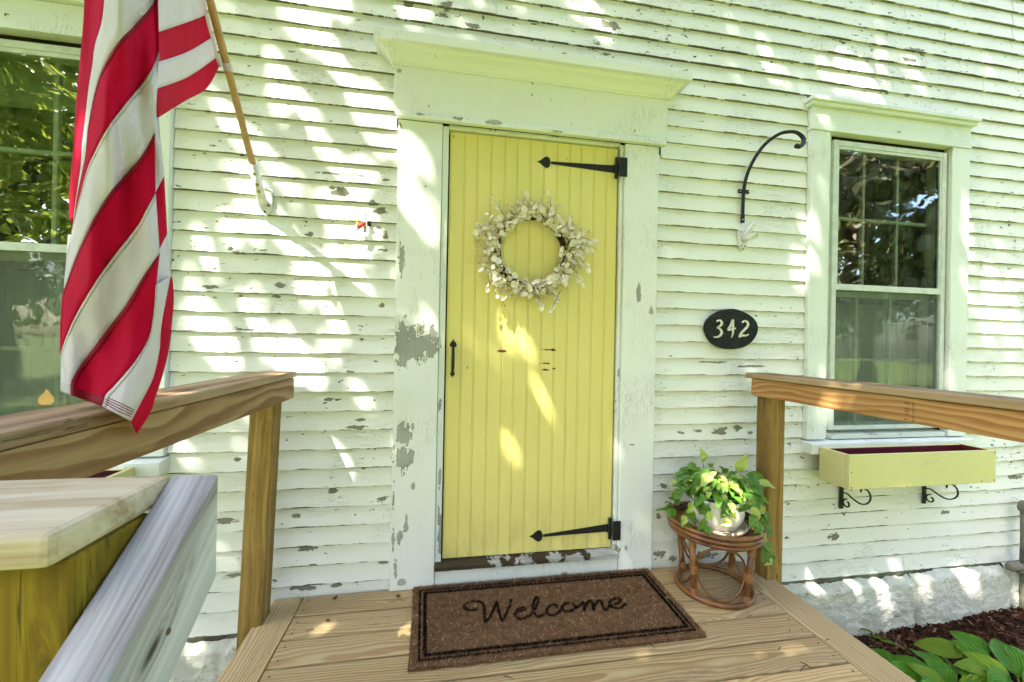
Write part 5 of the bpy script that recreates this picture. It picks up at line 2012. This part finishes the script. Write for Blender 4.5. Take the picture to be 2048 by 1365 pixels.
# ================================================================== WEATHERED GARDEN POST AT THE RIGHT EDGE
gx, gy = 3.640, -.07
gp_ = empty('garden_post', (gx, gy, -.20), 'grey weathered post with round knob top and knotted foot, right edge', 'post')
MB().tube([(gx, gy, -.12), (gx, gy, .05), (gx - .004, gy, .195)], [.022, .020, .021], 14).build('shaft', 'grey_post', gp_, smooth=True)
MB().tube([(gx - .004, gy + .02, .228), (gx - .004, gy - .035, .228)], [.036, .038], 18).build('knob', 'grey_post', gp_, bevel=.006)
MB().tube([(gx - .004, gy - .036, .228), (gx - .004, gy - .042, .228)], [.022, .015], 14).build('knob_boss', 'grey_post', gp_)
for (ox, oz, rx, rz) in ((-.012, -.150, .062, .036), (-.105, -.125, .052, .030), (.07, -.16, .05, .03)):
    b = MB()
    for i in range(9):
        t = i / 8
    b.tube([(gx + ox - rx, gy - .01, oz - .004), (gx + ox - rx * .6, gy - .012, oz), (gx + ox, gy - .014, oz + .004), (gx + ox + rx * .6, gy - .012, oz), (gx + ox + rx, gy - .01, oz - .006)], [rz * .35, rz * .85, rz, rz * .85, rz * .35], 14)
    b.build('foot', 'grey_post', gp_, smooth=True)
MB().tube([(gx, gy, -.14), (gx, gy, -.45)], .02, 10).build('stake', 'grey_post', gp_)

# ================================================================== FALLEN LEAVES AND LITTER
rnd = random.Random(77)


def litter(px, py, z, size, mat, label, cat, name, curl=.5, group='dry leaves by the door'):
    p = atZ(px, py, z)
    b = MB()
    lobes = [(1.0, 0), (.45, .18), (.60, .62), (.18, .38), (-.05, .80), (-.22, .32), (-.70, .45), (-.50, .05), (-.85, -.10), (-.45, -.20), (-.45, -.70), (-.02, -.36), (.22, -.82), (.28, -.32), (.68, -.50), (.50, -.14)]
    rz = rnd.uniform(0, 6)
    vs_ = []
    for a, c in lobes:
        x, y = a * size, c * size
        vs_.append((x, y, curl * size * (a * a * .5 + c * c) + rnd.uniform(0, .2) * size * curl + .001))
    vs_.append((0, 0, .0015))
    n = len(lobes)
    b.add(vs_, [(i, (i + 1) % n, n) for i in range(n)])
    o = b.build(name, mat, None, loc=(p.x, p.y, p.z), solid=.0006)
    o.rotation_euler = (rnd.gauss(0, .2), rnd.gauss(0, .2), rz)
    tag(o, label, cat, group)
    return o


zm = MZ + .002
litter(850, 1160, zm, .030, 'dry_leaf', 'dry brown leaf at the back left corner of the doormat', 'leaf', 'dry_leaf', .9)
litter(905, 1152, zm, .032, 'dry_leaf', 'curled reddish brown leaf against the riser, left of the door middle', 'leaf', 'dry_leaf', 1.0)
litter(1004, 1146, zm, .022, 'dry_leaf', 'dry brown leaf on the back edge of the mat near the door middle', 'leaf', 'dry_leaf', 1.0)
litter(1052, 1144, zm, .025, 'dry_leaf', 'dry brown leaf on the back edge of the mat right of the door middle', 'leaf', 'dry_leaf', 1.0)
litter(670, 1199, .002, .016, 'dry_leaf', 'small dark crumpled leaf on the deck left of the mat', 'leaf', 'dry_leaf', 1.2)
litter(655, 1244, .002, .013, 'dry_leaf', 'small dark crumpled leaf on the second deck plank', 'leaf', 'dry_leaf', 1.0)
litter(797, 1195, .002, .014, 'dry_leaf', 'dark leaf scrap beside the left edge of the mat', 'leaf', 'dry_leaf', 1.2)
litter(975, 1322, .003, .014, 'green_leaf', 'small fresh green leaf on the deck in front of the mat', 'leaf', 'green_leaf', .4, 'fresh green leaves')
litter(1335, 1196, zm, .010, 'green_leaf', 'tiny fresh green leaf on the right border of the mat', 'leaf', 'green_leaf', .4, 'fresh green leaves')
litter(603, 1198, .003, .012, 'green_leaf', 'tiny fresh green leaf at the left deck border by the wall', 'leaf', 'green_leaf', .4, 'fresh green leaves')
litter(1120, 1179, zm, .012, 'dry_leaf', 'grey leaf crumb above the doormat lettering', 'leaf', 'dry_leaf', 1.0)
tw = MB()
for px, py, L, a in ((1608, 1335, .03, .4), (1612, 1330, .02, 2.0), (1500, 1232, .014, .3), (1017, 1355, .02, -.5), (1560, 1297, .012, .5), (620, 1260, .014, .2), (1290, 1284, .03, 1.0), (1300, 1288, .025, 2.0), (1655, 1280, .01, .1), (1580, 1262, .01, .7)):
    p = atZ(px, py, .0035)
    t_ = MB().tube([(p.x - L * math.cos(a), p.y - L * math.sin(a), .002), (p.x, p.y + .002, .0045), (p.x + L * math.cos(a), p.y + L * math.sin(a), .002)], [.0011, .0014, .0008], 5)
    tw.add(t_.v, t_.f)
two = tw.build('plant_litter', 'twig')
two['kind'] = 'stuff'
tag(two, 'tiny twigs and bud scales scattered on the deck', 'litter')

# ================================================================== TREES (seen in the panes; their leaves dapple the sun on the wall)
# spots where the sun finds a gap in the crown: (px, py, rx, ry, tilt) read on the wall, converted to wall coordinates
GAPS_PX = [(575, 62, 34, 26, .5), (612, 72, 20, 30, .3), (690, 12, 44, 26, .3), (712, 182, 62, 20, .3), (745, 232, 50, 22, .4), (775, 290, 30, 34, .2), (640, 45, 14, 30, .3), (665, 120, 20, 24, .3),
           (845, 325, 32, 52, -.2), (842, 400, 38, 50, -.2), (878, 470, 20, 44, -.3), (820, 440, 20, 30, 0), (480, 290, 26, 18, .2), (525, 310, 24, 34, .2), (528, 345, 40, 24, .1), (500, 400, 40, 26, 0),
           (505, 428, 52, 26, 0), (600, 420, 40, 22, .2), (640, 395, 20, 16, .2), (640, 445, 36, 20, .2), (560, 478, 52, 20, .2), (650, 500, 36, 22, .2), (415, 520, 36, 20, .1), (375, 540, 24, 24, .1),
           (655, 585, 40, 34, .2), (690, 620, 30, 44, .2), (655, 670, 44, 24, .2), (735, 560, 22, 16, .2), (590, 625, 40, 18, .2), (430, 640, 40, 22, 0), (370, 600, 30, 24, 0), (510, 590, 44, 20, .1),
           (470, 722, 60, 14, 0), (580, 728, 46, 14, 0), (690, 735, 50, 16, .1), (630, 770, 40, 14, 0), (650, 905, 30, 10, 0), (470, 885, 36, 14, 0), (410, 912, 22, 10, 0), (555, 1110, 18, 44, 0), (395, 1310, 44, 40, 0), (440, 1120, 18, 30, 0), (420, 1180, 22, 30, 0),
           (820, 14, 44, 24, .4), (925, 55, 36, 20, .3), (1020, 20, 34, 40, .3), (1035, 75, 30, 18, .3), (1185, 30, 44, 34, .3), (1190, 70, 22, 14, .3), (1312, 125, 22, 12, .3), (965, 150, 14, 30, .4),
           (912, 500, 14, 46, -.3), (935, 595, 15, 40, -.35), (950, 655, 11, 28, -.3), (985, 605, 10, 24, -.3), (1012, 680, 10, 34, -.35), (1045, 735, 10, 22, -.3), (1078, 765, 16, 34, -.35), (1098, 812, 13, 20, -.3), (1000, 640, 7, 16, -.3), (1062, 525, 12, 24, 0), (1000, 340, 10, 30, 0), (1040, 660, 14, 30, -.3),
           (820, 665, 30, 22, -.3), (862, 680, 16, 44, -.3), (800, 720, 18, 16, 0), (705, 842, 26, 9, 0), (640, 700, 40, 14, 0),
           (1525, 85, 22, 32, -.1), (1600, 85, 12, 16, 0), (1712, 120, 26, 38, -.2), (1745, 160, 28, 34, -.2), (1800, 118, 44, 22, .1), (1835, 150, 24, 24, 0), (1715, 185, 20, 16, 0), (1985, 142, 18, 8, 0), (1470, 60, 12, 18, 0),
           (1440, 352, 16, 14, 0), (1432, 395, 26, 18, 0), (1425, 440, 34, 16, 0), (1410, 480, 26, 12, 0), (1595, 520, 18, 26, -.2), (1600, 560, 22, 30, -.2), (1628, 500, 18, 66, -.15), (1640, 400, 10, 40, 0), (1640, 250, 12, 34, -.2), (1515, 455, 30, 12, 0), (1560, 365, 20, 10, 0),
           (1985, 565, 34, 34, 0), (2010, 610, 30, 40, -.2), (1965, 630, 24, 30, 0), (2030, 560, 20, 30, 0), (1925, 470, 12, 50, -.1), (1930, 560, 14, 44, -.1), (1950, 500, 20, 16, 0), (1945, 430, 16, 10, 0), (2030, 690, 20, 18, 0),
           (1650, 800, 12, 60, 0), (1640, 850, 18, 24, 0), (1500, 760, 14, 10, 0), (1760, 1215, 26, 70, -.3), (1700, 1190, 18, 60, -.35), (1838, 1200, 24, 64, -.3), (1950, 1160, 34, 34, -.2), (1788, 1132, 22, 18, 0), (1830, 920, 12, 24, 0), (1945, 1120, 8, 14, 0), (1640, 1140, 12, 20, 0), (2040, 1230, 40, 30, 0)]
# and gaps read on nearer things: (px, py, plane point depth y, radius m)
GAPS = []
for px, py, rx, ry, tl_ in GAPS_PX:
    c = atY(px, py, 0)
    a, b_ = atY(px + rx, py, 0), atY(px, py + ry, 0)
    GAPS.append((c.x, c.z, abs(a.x - c.x), abs(b_.z - c.z), -tl_))


def wall_of(p):
    """where a sun ray through p meets the plane of the wall"""
    t = -p.y / SUN_TRAVEL.y
    q = p + SUN_TRAVEL * t
    return q.x, q.z


for p, r, s in ((Vector((1.41, -.32, .44)), .13, 1.3), (Vector((1.40, -.24, .56)), .12, 1.0), (Vector((1.38, -.30, .38)), .09, 1.0), (Vector((1.48, -.25, .12)), .07, .7), (Vector((1.40, -.62, 0)), .12, .5), (Vector((1.22, -.60, 0)), .06, .5),
                (Vector((-.15, -.42, 0)), .05, .5), (Vector((.35, -.62, 0)), .07, .4), (Vector((1.50, -.46, 0)), .06, .5), (Vector((-.32, -.20, 0)), .05, .6), (Vector((1.0, -.60, 0)), .06, .4), (Vector((1.70, -.9, 1.0)), .05, 1.0), (Vector((1.70, -1.05, .96)), .04, 1.0), (Vector((-.6, -.8, 1.03)), .10, .8), (Vector((-.62, -.4, 1.03)), .10, .8), (Vector((-.6, -1.3, 1.03)), .12, .8), (Vector((2.7, -.50, -.30)), .13, .8), (Vector((2.45, -.50, -.30)), .09, .8), (Vector((2.95, -.55, -.30)), .08, .8),
                (Vector((2.55, -.16, -.45)), .09, .6), (Vector((3.4, -.12, -.38)), .14, .5), (Vector((2.60, -.236, .55)), .035, 2.0), (Vector((3.03, -.236, .50)), .03, 1.5), (Vector((-.66, -.96, 1.5)), .09, 1.5), (Vector((-.70, -.96, 2.1)), .07, 1.5)):
    x, z = wall_of(p)
    GAPS.append((x, z, r, r * s, 0))
GC = {}
for gch in GAPS:
    R_ = max(gch[2], gch[3]) + .02
    for i in range(int((gch[0] - R_) // .25), int((gch[0] + R_) // .25) + 1):
        for j in range(int((gch[1] - R_) // .25), int((gch[1] + R_) // .25) + 1):
            GC.setdefault((i, j), []).append(gch)


def lit(x, z, grow=1.0):
    for cx, cz, rx, rz, tl_ in GC.get((int(x // .25), int(z // .25)), ()):
        c, s = math.cos(tl_), math.sin(tl_)
        dx, dz = x - cx, z - cz
        u, v = c * dx + s * dz, -s * dx + c * dz
        if (u / (rx * grow + .012)) ** 2 + (v / (rz * grow + .012)) ** 2 < 1:
            return True
    return False


rnd = random.Random(31)
LIGHTW = [(-.65, 2.60, .55, .35, .75), (-.42, 2.0, .45, .45, .75), (-.6, 1.30, .55, .55, .75), (-.5, .78, .6, .3, .5), (.3, 2.95, .9, .22, .6), (2.35, 2.78, .6, .25, .85), (1.55, 1.95, .3, .35, .35), (3.55, 1.6, .3, .55, .7),
          (2.2, -.3, .5, .25, .5), (3.2, -.25, .5, .2, .5), (.24, 1.50, .14, .40, .40), (.48, 1.02, .2, .32, .42), (.35, 1.25, .2, .3, .25), (1.08, .7, .12, .5, .3), (-.02, 1.2, .1, .4, .5), (2.15, 1.7, .15, .6, .35), (-1.0, 1.6, .3, .7, .4)]
maple = empty('maple_tree', (-5.2, -6.4, -.55), 'big leafy tree beside the porch, seen mirrored in the left window', 'tree')
cb = MB()
NL = 62000
for i in range(NL):
    wx, wz = rnd.uniform(-5.2, 5.6), rnd.uniform(-3.2, 5.4)
    s = rnd.uniform(6.6, 8.8) + .25 * math.sin(wx * 2.1) * math.cos(wz * 1.7)
    ex = max(0, abs(wx - .3) - 4.2) + max(0, abs(wz - 1.0) - 3.4)
    if rnd.random() < ex * .7:
        continue
    if mnoise.noise(Vector((wx * .9, wz * .9, 7))) > .62 and not (-2 < wx < 4 and -1 < wz < 3.5):
        continue
    sz = rnd.uniform(.055, .085)
    on_door = .09 < wx < 1.0 and .2 < wz < 2.2
    if lit(wx, wz, (.84 if on_door else .88) + .14 * rnd.random()) and rnd.random() > (.15 if on_door else .08):
        continue
    # finer broken light in slanting streaks
    W_ = 0.0
    for (gx_, gz_, sx_, sz_, k_) in LIGHTW:
        q_ = ((wx - gx_) / sx_) ** 2 + ((wz - gz_) / sz_) ** 2
        if q_ < 6:
            W_ += k_ * math.exp(-q_)
    if W_ > .08 and mnoise.noise(Vector(((.8 * wx + .6 * wz) * 7.5, (.6 * wx - .8 * wz) * 3.0, 2.2))) * .75 + mnoise.noise(Vector(((.8 * wx + .6 * wz) * 17, (.6 * wx - .8 * wz) * 8, 5.1))) * .42 > .40 - .50 * min(1, W_):
        continue
    p = Vector((wx, 0, wz)) + SUN_DIR * s
    nrm = Vector((rnd.gauss(0, .55), rnd.gauss(0, .55), 1)).normalized()
    if rnd.random() < .5:
        nrm = (nrm + SUN_DIR).normalized()
    a = nrm.orthogonal().normalized()
    a = Matrix.Rotation(rnd.uniform(0, 2 * PI), 3, nrm) @ a
    c = nrm.cross(a)
    cb.add([p - a * sz, p + c * sz * .62 - a * sz * .1, p + a * sz, p - c * sz * .62 - a * sz * .1], [(0, 1, 2, 3)])
cb.build('crown', 'tree_leaf', maple)
tk = MB()
tk.tube([(-5.2, -6.4, -.6), (-5.15, -6.3, 1.2), (-5.0, -6.1, 3.2), (-4.7, -5.7, 5.0), (-4.2, -5.2, 6.6)], [.34, .26, .22, .18, .12], 12)
for e in ((-1.8, -3.2, 7.6), (-3.2, -2.0, 6.9), (-.6, -4.2, 8.0), (.8, -2.6, 7.0), (-5.6, -3.0, 7.4), (-2.6, -5.2, 8.6)):
    a = Vector((-4.7, -5.7, 5.0))
    e = Vector(e)
    tk.tube([a, a.lerp(e, .5) + Vector((0, 0, .5)), e], [.11, .06, .02], 8)
tk.build('trunk', 'bark', maple, smooth=True)


def crown_mesh(name, R, H, n, leaf, seed, mat='tree_leaf'):
    r_ = random.Random(seed)
    cl = [(r_.gauss(0, R * .42), r_.gauss(0, R * .42), r_.uniform(0, H), r_.uniform(.22, .42) * R) for _ in range(34)]
    b = MB()
    for i in range(n):
        cx, cy, cz, cr = r_.choice(cl)
        v = Vector((r_.gauss(0, 1), r_.gauss(0, 1), r_.gauss(0, .75))).normalized() * cr * r_.random() ** .4
        p = Vector((cx, cy, cz)) + v
        nrm = (v.normalized() + Vector((r_.gauss(0, .5), r_.gauss(0, .5), r_.gauss(.5, .5)))).normalized()
        a = Matrix.Rotation(r_.uniform(0, 6.28), 3, nrm) @ nrm.orthogonal().normalized()
        c = nrm.cross(a)
        s = leaf * r_.uniform(.6, 1.2)
        b.add([p - a * s, p + c * s * .6, p + a * s, p - c * s * .6], [(0, 1, 2, 3)])
    return b.mesh(name, mat)


def trunk_mesh(name, h, r):
    b = MB().tube([(0, 0, 0), (.05, 0, h * .3), (-.05, .05, h * .65), (0, 0, h)], [r, r * .8, r * .6, r * .2], 10)
    for k in range(6):
        a = k * 1.1
        z = h * (.45 + .08 * k)
        b.tube([(0, 0, z), (math.cos(a) * 1.0, math.sin(a) * 1.0, z + .9), (math.cos(a) * 2.0, math.sin(a) * 2.0, z + 1.4)], [r * .4, r * .25, .02], 6)
    return b.mesh(name, 'bark', True)


leafmat('dark_foliage', (.10, .095, .04), (.14, .11, .05), (.065, .065, .03), .6, .25, (.22, .20, .05))
CM = [crown_mesh('crown_broad', 3.4, 4.6, 5200, .15, 3), crown_mesh('crown_tall', 2.8, 6.4, 5200, .15, 8), crown_mesh('crown_dark', 2.9, 6.6, 8500, .14, 15, 'dark_foliage')]
TM = [trunk_mesh('trunk_broad', 6.0, .26), trunk_mesh('trunk_tall', 7.5, .24)]
TM.append(TM[1])
SPOTS = [((-10.5, -9.5), 0, 1.0, 2.2, 'broad leafy tree across the lawn, mirrored at the outer side of the left window'), ((-6.5, -13.5), 1, 1.1, 1.8, 'tall leafy tree across the lawn, mirrored behind the flag'),
         ((8.2, -8.2), 2, .95, .6, 'tall dark dense tree near the house, mirrored in the middle of the right window'), ((12.5, -8.0), 2, 1.15, .9, 'broad dark tree near the house corner, mirrored at the right of the right window'),
         ((5.6, -12.0), 2, 1.15, 1.0, 'broad dark tree straight across the lawn, mirrored at the left of the right window'), ((17.0, -15.0), 1, 1.5, .4, 'tall far tree beyond the lawn, mirrored low in the right window'),
         ((-17.0, -17.0), 0, 1.7, 1.0, 'broad far tree beyond the lawn, mirrored low in the left window'), ((0.5, -21.0), 1, 1.5, 1.2, 'tall far tree in the middle of the tree line behind the lawn'),
         ((10.5, -20.0), 0, 1.6, .4, 'broad far tree in the tree line at the right end of the lawn'), ((-9.0, -23.0), 1, 1.6, .6, 'tall far tree in the tree line at the left end of the lawn')]
for (xy, k, s, lift, lab) in SPOTS:
    t_ = empty('leafy_tree', (xy[0], xy[1], -.56), lab, 'tree', 'trees around the yard')
    h = 1.6 + lift
    inst(CM[k], 'crown', t_, Matrix.Translation((xy[0], xy[1], h)) @ Matrix.Rotation(xy[0] * 1.7, 4, 'Z') @ Matrix.Scale(s, 4))
    inst(TM[k], 'trunk', t_, Matrix.Translation((xy[0], xy[1], -.6)) @ Matrix.Rotation(xy[1] * 1.3, 4, 'Z') @ Matrix.Scale(s, 4))
